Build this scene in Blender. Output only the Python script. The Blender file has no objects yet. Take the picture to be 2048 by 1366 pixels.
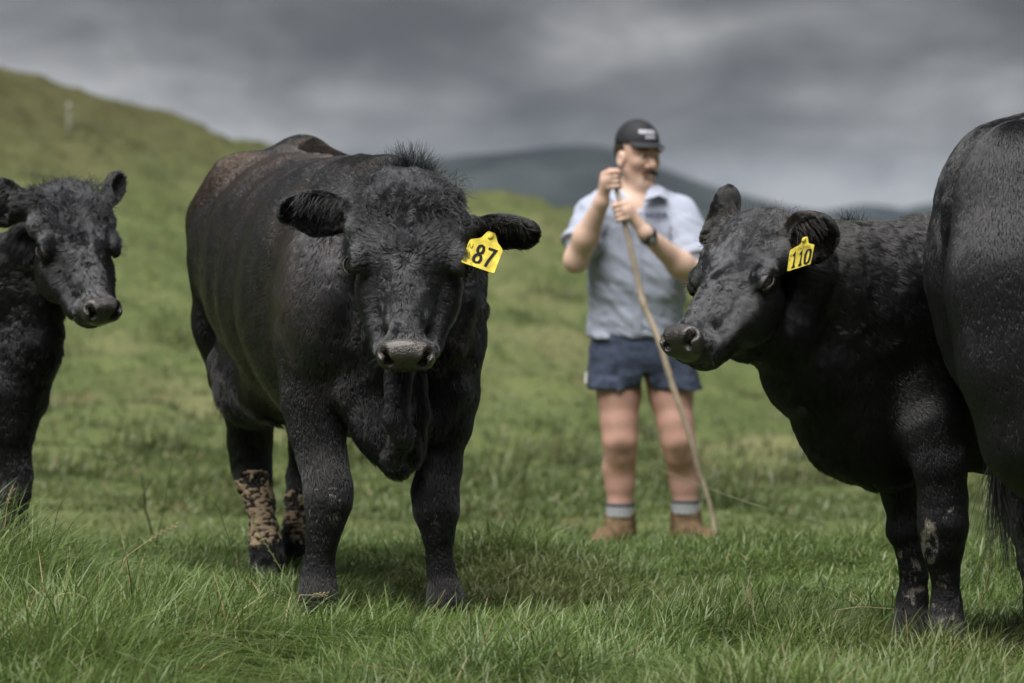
import bpy, math, random
import numpy as np
from mathutils import Vector

random.seed(5)
RNG = np.random.default_rng(11)
SC = bpy.context.scene
COL = SC.collection

# ------------------------------------------------------------------ camera, sky, sun, exposure
FPX = 7120.0                     # focal length in pixels of the 2048 px wide photograph
CAMZ = 1.08
PITCH = math.atan((683 - 440) / FPX)
cam_d = bpy.data.cameras.new('camera')
cam = bpy.data.objects.new('camera', cam_d)
COL.objects.link(cam)
cam.location = (0, 0, CAMZ)
cam.rotation_euler = (math.pi / 2 - PITCH, 0, 0)
cam_d.sensor_width = 36.0
cam_d.lens = 36.0 * FPX / 2048.0
cam_d.clip_start = 0.1
cam_d.clip_end = 60000
cam_d.dof.use_dof = True
cam_d.dof.focus_distance = 9.35
cam_d.dof.aperture_fstop = 3.9
SC.camera = cam

SUN_ELEV, SUN_AZ = 66.0, -30.0    # azimuth measured from behind the camera, negative is left
az = math.radians(SUN_AZ)
el = math.radians(SUN_ELEV)
sun_dir = Vector((math.sin(az) * math.cos(el), -math.cos(az) * math.cos(el), math.sin(el)))  # towards the sun
sun_d = bpy.data.lights.new('sun', 'SUN')
sun_d.energy = 4.7
sun_d.angle = math.radians(55)
sun_d.color = (1.0, 0.96, 0.90)
sun = bpy.data.objects.new('sun', sun_d)
COL.objects.link(sun)
sun.rotation_euler = sun_dir.to_track_quat('Z', 'Y').to_euler()
sun.location = (-8, -8, 20)

world = bpy.data.worlds.new('World')
SC.world = world
world.use_nodes = True
nt = world.node_tree
nt.nodes.clear()


def wn(t, **kw):
    n = nt.nodes.new(t)
    for k, v in kw.items():
        setattr(n, k, v)
    return n


w_out = wn('ShaderNodeOutputWorld')
sky = wn('ShaderNodeTexSky', sky_type='NISHITA')
sky.sun_disc = False
sky.sun_elevation = el
sky.sun_rotation = math.atan2(sun_dir.x, sun_dir.y)
bg_sky = wn('ShaderNodeBackground')
bg_sky.inputs['Strength'].default_value = 0.06
nt.links.new(sky.outputs[0], bg_sky.inputs[0])
tc = wn('ShaderNodeTexCoord')


def cloud_noise(scale, sx, sz, off, detail=5, rough=0.5, dist=0.3):
    m = wn('ShaderNodeMapping')
    m.inputs['Location'].default_value = off
    m.inputs['Scale'].default_value = (sx, sx, sz)
    nt.links.new(tc.outputs['Generated'], m.inputs[0])
    n = wn('ShaderNodeTexNoise')
    n.inputs['Scale'].default_value = scale
    n.inputs['Detail'].default_value = detail
    n.inputs['Roughness'].default_value = rough
    n.inputs['Distortion'].default_value = dist
    nt.links.new(m.outputs[0], n.inputs['Vector'])
    return n.outputs['Fac']


def wmath(op, a, b=None, clamp=False):
    n = wn('ShaderNodeMath', operation=op)
    n.use_clamp = clamp
    for i, v in enumerate((a, b)):
        if v is None:
            continue
        if isinstance(v, (int, float)):
            n.inputs[i].default_value = v
        else:
            nt.links.new(v, n.inputs[i])
    return n.outputs[0]


big = cloud_noise(1.0, 7.5, 25.0, (19.58, 9.13, 14.38), 6, 0.5, 0.25)
mid = cloud_noise(1.0, 26.0, 58.0, (14.7, 4.3, 1.56), 6, 0.55, 0.35)
csum = wmath('ADD', wmath('MULTIPLY', big, 0.70), wmath('MULTIPLY', mid, 0.30))
sep = wn('ShaderNodeSeparateXYZ')
nt.links.new(tc.outputs['Generated'], sep.inputs[0])
# the cloud base thins towards the horizon
thin = wn('ShaderNodeMapRange')
thin.inputs['From Min'].default_value = 0.0
thin.inputs['From Max'].default_value = 0.065
thin.inputs['To Min'].default_value = 0.075
thin.inputs['To Max'].default_value = -0.075
nt.links.new(sep.outputs['Z'], thin.inputs[0])
csum = wmath('ADD', csum, thin.outputs[0])
ramp = wn('ShaderNodeValToRGB')
nt.links.new(csum, ramp.inputs[0])
cr = ramp.color_ramp
cr.interpolation = 'B_SPLINE'
cr.elements[0].position = 0.37
cr.elements[0].color = (0.072, 0.074, 0.080, 1)
cr.elements[1].position = 0.66
cr.elements[1].color = (0.36, 0.362, 0.37, 1)
e = cr.elements.new(0.47)
e.color = (0.131, 0.133, 0.140, 1)
e = cr.elements.new(0.56)
e.color = (0.217, 0.219, 0.224, 1)
bg_cloud = wn('ShaderNodeBackground')
bg_cloud.inputs['Strength'].default_value = 0.80
nt.links.new(ramp.outputs[0], bg_cloud.inputs[0])
w_mix = wn('ShaderNodeMixShader')
w_mix.inputs[0].default_value = 0.975
nt.links.new(bg_sky.outputs[0], w_mix.inputs[1])
nt.links.new(bg_cloud.outputs[0], w_mix.inputs[2])
nt.links.new(w_mix.outputs[0], w_out.inputs[0])

SC.view_settings.view_transform = 'Standard'
SC.view_settings.look = 'None'
SC.view_settings.gamma = 1
SC.view_settings.use_curve_mapping = False
SC.view_settings.exposure = 0.75
SC.render.engine = 'CYCLES'
SC.cycles.use_denoising = True
SC.cycles.max_bounces = 6
SC.cycles.transparent_max_bounces = 8
SC.cycles_curves.shape = 'RIBBONS'
SC.cycles_curves.subdivisions = 2

# ------------------------------------------------------------------ small tools
CT, ST = math.cos(PITCH), math.sin(PITCH)


def P(px, py, d):
    """the point d metres away (along y) that the photograph shows at pixel px, py"""
    a = (px - 1024) / FPX
    b = (683 - py) / FPX
    y = CT + b * ST
    return np.array([a * d / y, d, CAMZ + (-ST + b * CT) * d / y])


def nrm(v):
    v = np.asarray(v, float)
    return v / (np.linalg.norm(v, axis=-1, keepdims=True) + 1e-12)


def tag(o, label=None, cat=None, group=None, kind=None):
    for k, v in (('label', label), ('category', cat), ('group', group), ('kind', kind)):
        if v:
            o[k] = v
    return o


def thing(name, loc, label, cat, group=None):
    o = bpy.data.objects.new(name, None)
    o.empty_display_size = 0.2
    COL.objects.link(o)
    o.location = [float(c) for c in loc]
    return tag(o, label, cat, group)


def adopt(o, parent):
    if parent is not None:
        base = parent.location
        par = parent.parent
        off = Vector(base)
        while par is not None:
            off = off + par.location
            par = par.parent
        o.parent = parent
        o.location = Vector(o.location) - off
    return o


def link(name, me, mat, parent=None):
    o = bpy.data.objects.new(name, me)
    COL.objects.link(o)
    if mat is not None:
        me.materials.append(mat)
    return adopt(o, parent)


def np_mesh(name, V, quads=None, tris=None, smooth=True):
    me = bpy.data.meshes.new(name)
    V = np.asarray(V, np.float32)
    nq = 0 if quads is None else len(quads)
    ntr = 0 if tris is None else len(tris)
    me.vertices.add(len(V))
    me.vertices.foreach_set('co', V.ravel())
    idx = []
    if nq:
        idx.append(np.asarray(quads, np.int32).ravel())
    if ntr:
        idx.append(np.asarray(tris, np.int32).ravel())
    idx = np.concatenate(idx)
    me.loops.add(len(idx))
    me.loops.foreach_set('vertex_index', idx)
    me.polygons.add(nq + ntr)
    starts = np.concatenate([np.arange(nq) * 4, nq * 4 + np.arange(ntr) * 3]).astype(np.int32)
    me.polygons.foreach_set('loop_start', starts)
    me.polygons.foreach_set('use_smooth', np.full(nq + ntr, smooth))
    me.update(calc_edges=True)
    return me


def py_mesh(name, verts, faces, smooth=True):
    me = bpy.data.meshes.new(name)
    me.from_pydata([tuple(float(c) for c in v) for v in verts], [], faces)
    if smooth:
        me.polygons.foreach_set('use_smooth', np.ones(len(me.polygons), bool))
    me.update()
    return me


def vnoise(p, scale, seed=0):
    """smooth value noise, -1..1, p (N,3)"""
    q = np.asarray(p, np.float64) * scale + 1000.0
    i = np.floor(q).astype(np.int64)
    f = q - i
    f = f * f * (3 - 2 * f)
    out = 0.0
    for dx in (0, 1):
        wx = f[..., 0] if dx else 1 - f[..., 0]
        for dy in (0, 1):
            wy = f[..., 1] if dy else 1 - f[..., 1]
            for dz in (0, 1):
                wz = f[..., 2] if dz else 1 - f[..., 2]
                h = (i[..., 0] + dx) * 374761393 + (i[..., 1] + dy) * 668265263 + (i[..., 2] + dz) * 2147483647 + seed * 974711
                h = (h ^ (h >> 13)) * 1274126177
                h = (h ^ (h >> 16)) & 0xFFFFFF
                out = out + wx * wy * wz * (h / float(0x7FFFFF) - 1.0)
    return out


def fbm(p, scale, oct=3, seed=0):
    s, a, t = 0.0, 1.0, 0.0
    for k in range(oct):
        s = s + a * vnoise(p, scale * 2 ** k, seed + 17 * k)
        t += a
        a *= 0.5
    return s / t


def smoothstep(a, b, x):
    t = np.clip((x - a) / (b - a), 0, 1)
    return t * t * (3 - 2 * t)


# ------------------------------------------------------------------ materials
def mat_new(name):
    m = bpy.data.materials.new(name)
    m.use_nodes = True
    t = m.node_tree
    b = t.nodes.get('Principled BSDF')
    return m, t, b


def mat_plain(name, col, rough=0.6, spec=0.5, var=0.25, scale=30.0, bump=0.0, bscale=None, metal=0.0, coat=0.0, stretch=(1, 1, 1)):
    m, t, b = mat_new(name)
    c = t.nodes.new('ShaderNodeTexCoord')
    mp = t.nodes.new('ShaderNodeMapping')
    mp.inputs['Scale'].default_value = stretch
    t.links.new(c.outputs['Object'], mp.inputs[0])
    n = t.nodes.new('ShaderNodeTexNoise')
    n.inputs['Scale'].default_value = scale
    n.inputs['Detail'].default_value = 4
    t.links.new(mp.outputs[0], n.inputs['Vector'])
    r = t.nodes.new('ShaderNodeValToRGB')
    r.color_ramp.elements[0].position = 0.3
    r.color_ramp.elements[1].position = 0.7
    r.color_ramp.elements[0].color = tuple(max(0, x * (1 - var)) for x in col) + (1,)
    r.color_ramp.elements[1].color = tuple(min(1, x * (1 + var)) for x in col) + (1,)
    t.links.new(n.outputs['Fac'], r.inputs[0])
    t.links.new(r.outputs[0], b.inputs['Base Color'])
    b.inputs['Roughness'].default_value = rough
    b.inputs['Specular IOR Level'].default_value = spec
    b.inputs['Metallic'].default_value = metal
    b.inputs['Coat Weight'].default_value = coat
    if bump:
        n2 = t.nodes.new('ShaderNodeTexNoise')
        n2.inputs['Scale'].default_value = bscale or scale * 4
        n2.inputs['Detail'].default_value = 3
        t.links.new(mp.outputs[0], n2.inputs['Vector'])
        bp = t.nodes.new('ShaderNodeBump')
        bp.inputs['Strength'].default_value = bump
        bp.inputs['Distance'].default_value = 0.01
        t.links.new(n2.outputs['Fac'], bp.inputs['Height'])
        t.links.new(bp.outputs[0], b.inputs['Normal'])
    return m


def mat_fur(name, rough=0.24):
    m, t, b = mat_new(name)
    t.nodes.remove(b)
    h = t.nodes.new('ShaderNodeBsdfHairPrincipled')
    h.parametrization = 'COLOR'
    a = t.nodes.new('ShaderNodeAttribute')
    a.attribute_name = 'tint'
    t.links.new(a.outputs['Color'], h.inputs['Color'])
    h.inputs['Roughness'].default_value = rough
    h.inputs['Radial Roughness'].default_value = 0.45
    h.inputs['Coat'].default_value = 0.0
    h.inputs['IOR'].default_value = 1.44
    h.inputs['Random Roughness'].default_value = 0.05
    t.links.new(h.outputs[0], t.nodes['Material Output'].inputs[0])
    return m


def mat_grass(name):
    m, t, b = mat_new(name)
    a = t.nodes.new('ShaderNodeAttribute')
    a.attribute_name = 'tint'
    t.links.new(a.outputs['Color'], b.inputs['Base Color'])
    b.inputs['Roughness'].default_value = 0.42
    b.inputs['Specular IOR Level'].default_value = 0.45
    tr = t.nodes.new('ShaderNodeBsdfTranslucent')
    t.links.new(a.outputs['Color'], tr.inputs['Color'])
    mx = t.nodes.new('ShaderNodeMixShader')
    mx.inputs[0].default_value = 0.35
    t.links.new(b.outputs[0], mx.inputs[1])
    t.links.new(tr.outputs[0], mx.inputs[2])
    t.links.new(mx.outputs[0], t.nodes['Material Output'].inputs[0])
    return m


# ------------------------------------------------------------------ implicit modelling
class Blob:
    """smooth union of tapered capsules and ellipsoids, meshed with surface nets"""

    def __init__(self):
        self.prims = []
        self.attrs = []

    def _add(self, kind, pts, data, k, attr, op):
        self.attrs.append(attr or {})
        self.prims.append((kind, pts, data, k, op, len(self.attrs) - 1))

    def cap(self, A, B, ra, rb, k=0.03, sq=None, attr=None, op='u'):
        self._add('cap', (np.asarray(A, float), np.asarray(B, float)), (ra, rb, sq), k, attr, op)

    def ell(self, c, radii, axes=None, k=0.03, attr=None, op='u'):
        ax = np.eye(3) if axes is None else np.array([nrm(a) for a in axes])
        self._add('ell', (np.asarray(c, float),), (np.asarray(radii, float), ax), k, attr, op)

    def chain(self, pts, k=0.03, sq=None, attr=None, op='u'):
        """pts: (px, py, d, radius px)"""
        W = [(P(*p[:3]), p[3] * p[2] / FPX) for p in pts]
        for (a, ra), (b, rb) in zip(W[:-1], W[1:]):
            at = dict(attr or {})
            at.setdefault('flow', nrm(b - a))
            self.cap(a, b, ra, rb, k, sq, at, op)

    def ellp(self, px, py, d, rx, rz, ry, k=0.03, attr=None, op='u'):
        s = d / FPX
        self.ell(P(px, py, d), (rx * s, ry * s, rz * s), None, k, attr, op)

    def bounds(self):
        lo, hi = np.full(3, 1e9), np.full(3, -1e9)
        for kind, pts, data, k, op, ai in self.prims:
            if op != 'u':
                continue
            l, h = self._bb(kind, pts, data)
            lo, hi = np.minimum(lo, l), np.maximum(hi, h)
        return lo, hi

    def _bb(self, kind, pts, data):
        if kind == 'cap':
            ra, rb, sq = data
            A, B = pts
            f = np.ones(3)
            if sq is not None:
                f = 1 + np.abs(nrm(sq[0])) * max(0, sq[1] - 1)
            return np.minimum(A - ra * f, B - rb * f), np.maximum(A + ra * f, B + rb * f)
        if kind == 'ell':
            r, ax = data
            ext = np.sqrt(((ax * r[:, None]) ** 2).sum(0))
            return pts[0] - ext, pts[0] + ext
        return pts[0], pts[1]

    def build(self, coarse, fine=(), smooth_it=1, disp=None, pad=0.03, cut=()):
        """fine: list of (lo, hi, step) boxes in which the grid is refined along each axis"""
        lo, hi = self.bounds()
        lo, hi = lo - pad, hi + pad
        axes = []
        for a in range(3):
            cs = [lo[a]]
            while cs[-1] < hi[a]:
                st = coarse
                for (fl, fh, fs) in fine:
                    if fl[a] - 1e-6 <= cs[-1] <= fh[a]:
                        st = min(st, fs)
                cs.append(cs[-1] + st)
            axes.append(np.array(cs, np.float32))
        X, Y, Z = axes
        D = np.full((len(X), len(Y), len(Z)), 0.25, np.float32)
        T = np.zeros(D.shape, np.int16)
        M = np.full(D.shape, 0.25, np.float32)
        for kind, pts, data, k, op, ai in self.prims:
            l, h = self._bb(kind, pts, data)
            m = k + 0.04
            i0, i1 = np.searchsorted(X, l[0] - m), np.searchsorted(X, h[0] + m)
            j0, j1 = np.searchsorted(Y, l[1] - m), np.searchsorted(Y, h[1] + m)
            k0, k1 = np.searchsorted(Z, l[2] - m), np.searchsorted(Z, h[2] + m)
            if i0 >= i1 or j0 >= j1 or k0 >= k1:
                continue
            x = X[i0:i1][:, None, None]
            y = Y[j0:j1][None, :, None]
            z = Z[k0:k1][None, None, :]
            if kind == 'cap':
                A, B = [p.astype(np.float32) for p in pts]
                ra, rb, sq = data
                px, py, pz = x - A[0], y - A[1], z - A[2]
                b = (B - A).astype(np.float32)
                if sq is not None:
                    u = nrm(sq[0]).astype(np.float32)
                    g = np.float32(1.0 / sq[1] - 1.0)
                    dt = (px * u[0] + py * u[1] + pz * u[2]) * g
                    px, py, pz = px + dt * u[0], py + dt * u[1], pz + dt * u[2]
                    b = b + u * (b @ u) * g
                bb = float(b @ b) + 1e-9
                hh = np.clip((px * b[0] + py * b[1] + pz * b[2]) / bb, 0, 1)
                d = np.sqrt((px - hh * b[0]) ** 2 + (py - hh * b[1]) ** 2 + (pz - hh * b[2]) ** 2) - (ra + (rb - ra) * hh)
            else:
                r, ax = data
                c = pts[0].astype(np.float32)
                px, py, pz = x - c[0], y - c[1], z - c[2]
                s0 = s1 = 0
                for q in range(3):
                    w = (px * np.float32(ax[q, 0]) + py * np.float32(ax[q, 1]) + pz * np.float32(ax[q, 2]))
                    s0 = s0 + (w / np.float32(r[q])) ** 2
                    s1 = s1 + (w / np.float32(r[q] ** 2)) ** 2
                k0_ = np.sqrt(s0)
                d = k0_ * (k0_ - 1) / (np.sqrt(s1) + 1e-6)
            sl = (slice(i0, i1), slice(j0, j1), slice(k0, k1))
            cur = D[sl]
            if op == 'u':
                hh = np.maximum(k - np.abs(cur - d), 0) / k
                D[sl] = np.minimum(cur, d) - hh * hh * k * 0.25
                better = d < M[sl]
                T[sl][better] = ai
                M[sl][better] = d[better]
            else:
                hh = np.maximum(k - np.abs(cur + d), 0) / k
                D[sl] = np.maximum(cur, -d) + hh * hh * k * 0.25
        for (n, c) in cut:                        # half spaces: keep where n.p < c
            pl = X[:, None, None] * n[0] + Y[None, :, None] * n[1] + Z[None, None, :] * n[2] - c
            D = np.maximum(D, pl.astype(np.float32))
        if disp is not None:
            near = np.argwhere(np.abs(D) < 0.05)
            pp = np.stack([X[near[:, 0]], Y[near[:, 1]], Z[near[:, 2]]], 1)
            D[near[:, 0], near[:, 1], near[:, 2]] += disp(pp).astype(np.float32)
        ins = D < 0
        nx, ny, nz = D.shape
        cnt = np.zeros((nx - 1, ny - 1, nz - 1), np.int8)
        for dx in (0, 1):
            for dy in (0, 1):
                for dz in (0, 1):
                    cnt += ins[dx:nx - 1 + dx, dy:ny - 1 + dy, dz:nz - 1 + dz]
        act = np.argwhere((cnt > 0) & (cnt < 8))
        idm = np.full(cnt.shape, -1, np.int32)
        idm[act[:, 0], act[:, 1], act[:, 2]] = np.arange(len(act))
        cv, cp = {}, {}
        for c in range(8):
            o = (c & 1, (c >> 1) & 1, (c >> 2) & 1)
            ii = act + np.array(o)
            cv[c] = D[ii[:, 0], ii[:, 1], ii[:, 2]]
            cp[c] = np.stack([X[ii[:, 0]], Y[ii[:, 1]], Z[ii[:, 2]]], 1)
        acc = np.zeros((len(act), 3))
        n = np.zeros(len(act))
        for a in range(8):
            for bit in (1, 2, 4):
                if a & bit:
                    continue
                b = a | bit
                s = (cv[a] < 0) != (cv[b] < 0)
                t = cv[a] / (cv[a] - cv[b] + 1e-12)
                q = cp[a] + (cp[b] - cp[a]) * t[:, None]
                acc[s] += q[s]
                n[s] += 1
        V = acc / np.maximum(n, 1)[:, None]
        tagv = T[act[:, 0], act[:, 1], act[:, 2]].astype(int)
        quads = []
        for a in range(3):
            u, v = (a + 1) % 3, (a + 2) % 3
            sl0 = [slice(None)] * 3
            sl1 = [slice(None)] * 3
            sl0[a], sl1[a] = slice(0, -1), slice(1, None)
            s0, s1 = ins[tuple(sl0)], ins[tuple(sl1)]
            e = np.argwhere(s0 != s1)
            e = e[(e[:, u] > 0) & (e[:, v] > 0) & (e[:, u] < D.shape[u] - 1) & (e[:, v] < D.shape[v] - 1)]
            flip = ~s0[e[:, 0], e[:, 1], e[:, 2]]
            du, dv = np.zeros(3, int), np.zeros(3, int)
            du[u], dv[v] = 1, 1
            c0, c1, c2, c3 = e - du - dv, e - dv, e, e - du
            q = np.stack([idm[tuple(c.T)] for c in (c0, c1, c2, c3)], 1)
            q[flip] = q[flip][:, ::-1]
            quads.append(q)
        Q = np.concatenate(quads)
        Q = Q[(Q >= 0).all(1)]
        self.V, self.Q, self.tag = V, Q, tagv
        E = np.concatenate([Q[:, [0, 1]], Q[:, [1, 2]], Q[:, [2, 3]], Q[:, [3, 0]]])
        self.E = E
        self.deg = np.bincount(E[:, 0], minlength=len(V)) + np.bincount(E[:, 1], minlength=len(V))
        for _ in range(smooth_it):
            self.V = self.V * 0.5 + 0.5 * self.lap(self.V)
        self.normals()
        return self

    def lap(self, A):
        A2 = A if A.ndim == 2 else A[:, None]
        out = np.empty_like(A2, dtype=float)
        for c in range(A2.shape[1]):
            out[:, c] = (np.bincount(self.E[:, 0], A2[self.E[:, 1], c], len(A2)) + np.bincount(self.E[:, 1], A2[self.E[:, 0], c], len(A2)))
        out /= np.maximum(self.deg, 1)[:, None]
        return out if A.ndim == 2 else out[:, 0]

    def normals(self):
        V, Q = self.V, self.Q
        fn = np.cross(V[Q[:, 2]] - V[Q[:, 0]], V[Q[:, 3]] - V[Q[:, 1]])
        N = np.zeros_like(V)
        for c in range(4):
            for a in range(3):
                N[:, a] += np.bincount(Q[:, c], fn[:, a], len(V))
        self.N = nrm(N)
        self.fa = np.linalg.norm(fn, axis=1) * 0.5

    def vattr(self, name, default):
        arr = np.array([np.asarray(a.get(name, default), float) for a in self.attrs])
        return arr[self.tag]

    def mesh(self, name, mat, parent=None, shrink=0.0):
        return link(name, np_mesh(name, self.V - self.N * shrink, self.Q), mat, parent)


def curve_object(name, pts, rad, tint, mat, parent=None):
    """pts (N,K,3), rad (N,K), tint (N,3)"""
    N, K = pts.shape[:2]
    cu = bpy.data.hair_curves.new(name)
    cu.add_curves([K] * N)
    cu.attributes['position'].data.foreach_set('vector', np.ascontiguousarray(pts, np.float32).ravel())
    ra = cu.attributes.get('radius') or cu.attributes.new('radius', 'FLOAT', 'POINT')
    ra.data.foreach_set('value', np.ascontiguousarray(rad, np.float32).ravel())
    ta = cu.attributes.new('tint', 'FLOAT_COLOR', 'CURVE')
    ta.data.foreach_set('color', np.concatenate([tint, np.ones((N, 1))], 1).astype(np.float32).ravel())
    cu.materials.append(mat)
    o = bpy.data.objects.new(name, cu)
    COL.objects.link(o)
    return adopt(o, parent)


BLACK = np.array([0.0056, 0.0060, 0.0069])
BROWN = np.array([0.050, 0.031, 0.020])
MUD = np.array([0.64, 0.47, 0.31])
CAMP = np.array([0, 0, CAMZ])


def sample_surface(bl, n, weight):
    Q = bl.Q
    w = bl.fa * weight[Q].mean(1)
    c = np.cumsum(w)
    q = np.searchsorted(c, RNG.random(n) * c[-1])
    q = np.clip(q, 0, len(Q) - 1)
    u, v = RNG.random(n), RNG.random(n)
    W = np.stack([(1 - u) * (1 - v), u * (1 - v), u * v, (1 - u) * v], 1)
    return Q[q], W


def fur(bl, n, mat, parent, whorl=None, head_r=0.3, mud=None, brown=None, rad=0.0006, dens=None, curl=0.5, name='coat'):
    """one short strand per sampled point, laid along the flow of the coat"""
    flow = bl.vattr('flow', (0, 0.3, -1))
    ln = bl.vattr('len', 0.016)
    cl = bl.vattr('curl', curl)
    lift = bl.vattr('lift', 0.42)
    br = bl.vattr('brown', 0.0)
    hd = bl.vattr('head', 0.0)
    if whorl is not None:
        rad_f = nrm(bl.V - whorl)
        flow = flow * (1 - hd[:, None]) + rad_f * hd[:, None]
    for _ in range(60):
        flow = 0.4 * flow + 0.6 * bl.lap(flow)
        ln = 0.4 * ln + 0.6 * bl.lap(ln)
        cl = 0.4 * cl + 0.6 * bl.lap(cl)
        br = 0.4 * br + 0.6 * bl.lap(br)
        lift = 0.4 * lift + 0.6 * bl.lap(lift)
    view = nrm(CAMP - bl.V)
    face = (view * bl.N).sum(1)
    w = np.where(face > -0.25, 1.0, 0.25)
    sx = np.abs(bl.V[:, 0] / bl.V[:, 1]) < 0.165
    w = w * np.where(sx, 1.0, 0.12)
    bare = bl.vattr('bare', 0.0)
    w = w * (bare < 0.5)
    if dens is not None:
        w = w * dens(bl.V)
    qi, W = sample_surface(bl, n, w)
    g = lambda A: (A[qi] * (W[..., None] if A.ndim == 2 else W)).sum(1)
    p, N, f, L, C, Bn, LF = g(bl.V), nrm(g(bl.N)), g(flow), g(ln), g(cl), g(br), g(lift)
    # coherent waviness: neighbouring strands lean together and make locks
    jit = np.stack([vnoise(p, 75, 3), vnoise(p, 75, 5), vnoise(p, 75, 9)], 1)
    jit2 = np.stack([vnoise(p, 26, 13), vnoise(p, 26, 15), vnoise(p, 26, 19)], 1)
    f = nrm(f) + C[:, None] * (0.9 * jit + 0.7 * jit2) + RNG.normal(0, 0.065, p.shape)
    f = f - N * (f * N).sum(1, keepdims=True)
    f = nrm(f)
    L = L * (0.8 + 0.5 * RNG.random(n)) * (1 + 0.25 * jit2[:, 0])
    lift_ = LF * (1 + 0.5 * jit[:, 1] * np.clip(C * 2, 0, 1))
    d0 = nrm(f + N * (lift_[:, None] * 1.3 + 0.55))
    d1 = nrm(f + N * (lift_[:, None] * 0.8 + 0.06))
    d2 = nrm(f + N * (lift_[:, None] * 0.25 - 0.02) + jit * (0.5 * C[:, None]) + np.array([0, 0, -0.15]))
    pts = np.empty((n, 4, 3))
    pts[:, 0] = p - N * 0.004
    pts[:, 1] = pts[:, 0] + d0 * (L * 0.34)[:, None]
    pts[:, 2] = pts[:, 1] + d1 * (L * 0.34)[:, None]
    pts[:, 3] = pts[:, 2] + d2 * (L * 0.34)[:, None]
    R = rad * (0.75 + 0.5 * RNG.random(n))
    rr = R[:, None] * np.array([1.0, 0.95, 0.75, 0.25])
    bn = np.clip(Bn + 0.22 * jit2[:, 1] + 0.08 * (RNG.random(n) - 0.5), 0, 1) * (Bn > 0.01)
    gy = g(bl.vattr('grey', 0.0)) if any('grey' in a for a in bl.attrs) else 0 * Bn
    if brown is not None:
        bn = np.clip(bn + brown(p), 0, 1)
    tint = BLACK + (BROWN - BLACK) * bn[:, None]
    tint = (tint + BLACK * gy[:, None]) * (0.85 + 0.3 * RNG.random(n))[:, None]
    if mud is not None:
        m = mud(p)
        mm = m > RNG.random(n) * 0.2 + 0.36
        keep0 = pts[:, :1]
        pts = np.where(mm[:, None, None], keep0 + (pts - keep0) * np.array([.75, .75, .6, .5])[None, :, None], pts)
        rr = np.where(mm[:, None], rr * 1.5, rr)
        tint = np.where(mm[:, None], MUD * (0.55 + 0.6 * RNG.random(n))[:, None], tint)
    o = curve_object(name, pts, rr, tint, mat, parent)
    o['kind'] = 'stuff'
    return o


def strands(name, roots, dirs, length, rad, tint, mat, parent, k=6, curl=0.3, grav=0.3, seed=1):
    """long single hairs: tufts, lashes, whiskers, tail switch"""
    n = len(roots)
    roots = np.asarray(roots, float)
    d = nrm(np.asarray(dirs, float))
    L = np.broadcast_to(np.asarray(length, float), (n,))
    pts = np.empty((n, k, 3))
    pts[:, 0] = roots
    ph = RNG.random((n, 3)) * 50
    for i in range(1, k):
        wob = np.stack([vnoise(ph + i * 0.45, 1, s) for s in (1, 2, 3)], 1)
        d = nrm(d + wob * curl + np.array([0, 0, -grav / k]))
        pts[:, i] = pts[:, i - 1] + d * (L / (k - 1))[:, None]
    rr = np.linspace(1, 0.25, k)[None, :] * rad * (0.7 + 0.6 * RNG.random((n, 1)))
    tt = np.asarray(tint) * (0.6 + 0.8 * RNG.random((n, 1)))
    o = curve_object(name, pts, rr, tt, mat, parent)
    return o


def tube_mesh(pts, rads, seg=8, caps=True):
    pts = np.asarray(pts, float)
    n = len(pts)
    V, F = [], []
    up = np.array([0.0, 0.0, 1.0])
    for i in range(n):
        t = nrm(pts[min(i + 1, n - 1)] - pts[max(i - 1, 0)])
        a = np.cross(t, up if abs(t[2]) < 0.95 else np.array([0, 1.0, 0]))
        a = nrm(a)
        b = np.cross(t, a)
        for s in range(seg):
            th = 2 * math.pi * s / seg
            V.append(pts[i] + rads[i] * (math.cos(th) * a + math.sin(th) * b))
    for i in range(n - 1):
        for s in range(seg):
            s2 = (s + 1) % seg
            F.append((i * seg + s, i * seg + s2, (i + 1) * seg + s2, (i + 1) * seg + s))
    if caps:
        F.append(tuple(range(seg))[::-1])
        F.append(tuple((n - 1) * seg + s for s in range(seg)))
    return V, F


def spline(pts, n):
    """Catmull-Rom through pts"""
    pts = np.asarray(pts, float)
    q = np.concatenate([[2 * pts[0] - pts[1]], pts, [2 * pts[-1] - pts[-2]]])
    out = []
    for u in np.linspace(0, len(pts) - 1 - 1e-6, n):
        i = int(u)
        t = u - i
        a, b, c, d = q[i], q[i + 1], q[i + 2], q[i + 3]
        out.append(0.5 * (2 * b + (c - a) * t + (2 * a - 5 * b + 4 * c - d) * t * t + (3 * b - a - 3 * c + d) * t ** 3))
    return np.array(out)
# ------------------------------------------------------------------ the land
RIDGE_PX = [-2600, -1200, -400, 0, 120, 250, 400, 540, 700, 900, 1000, 1130, 1250, 1400, 1700, 2048, 2600, 4500]
RIDGE_PY = [-160, -130, 20, 140, 185, 212, 258, 300, 340, 384, 396, 420, 445, 480, 520, 560, 600, 640]
RD = 58.0


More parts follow.
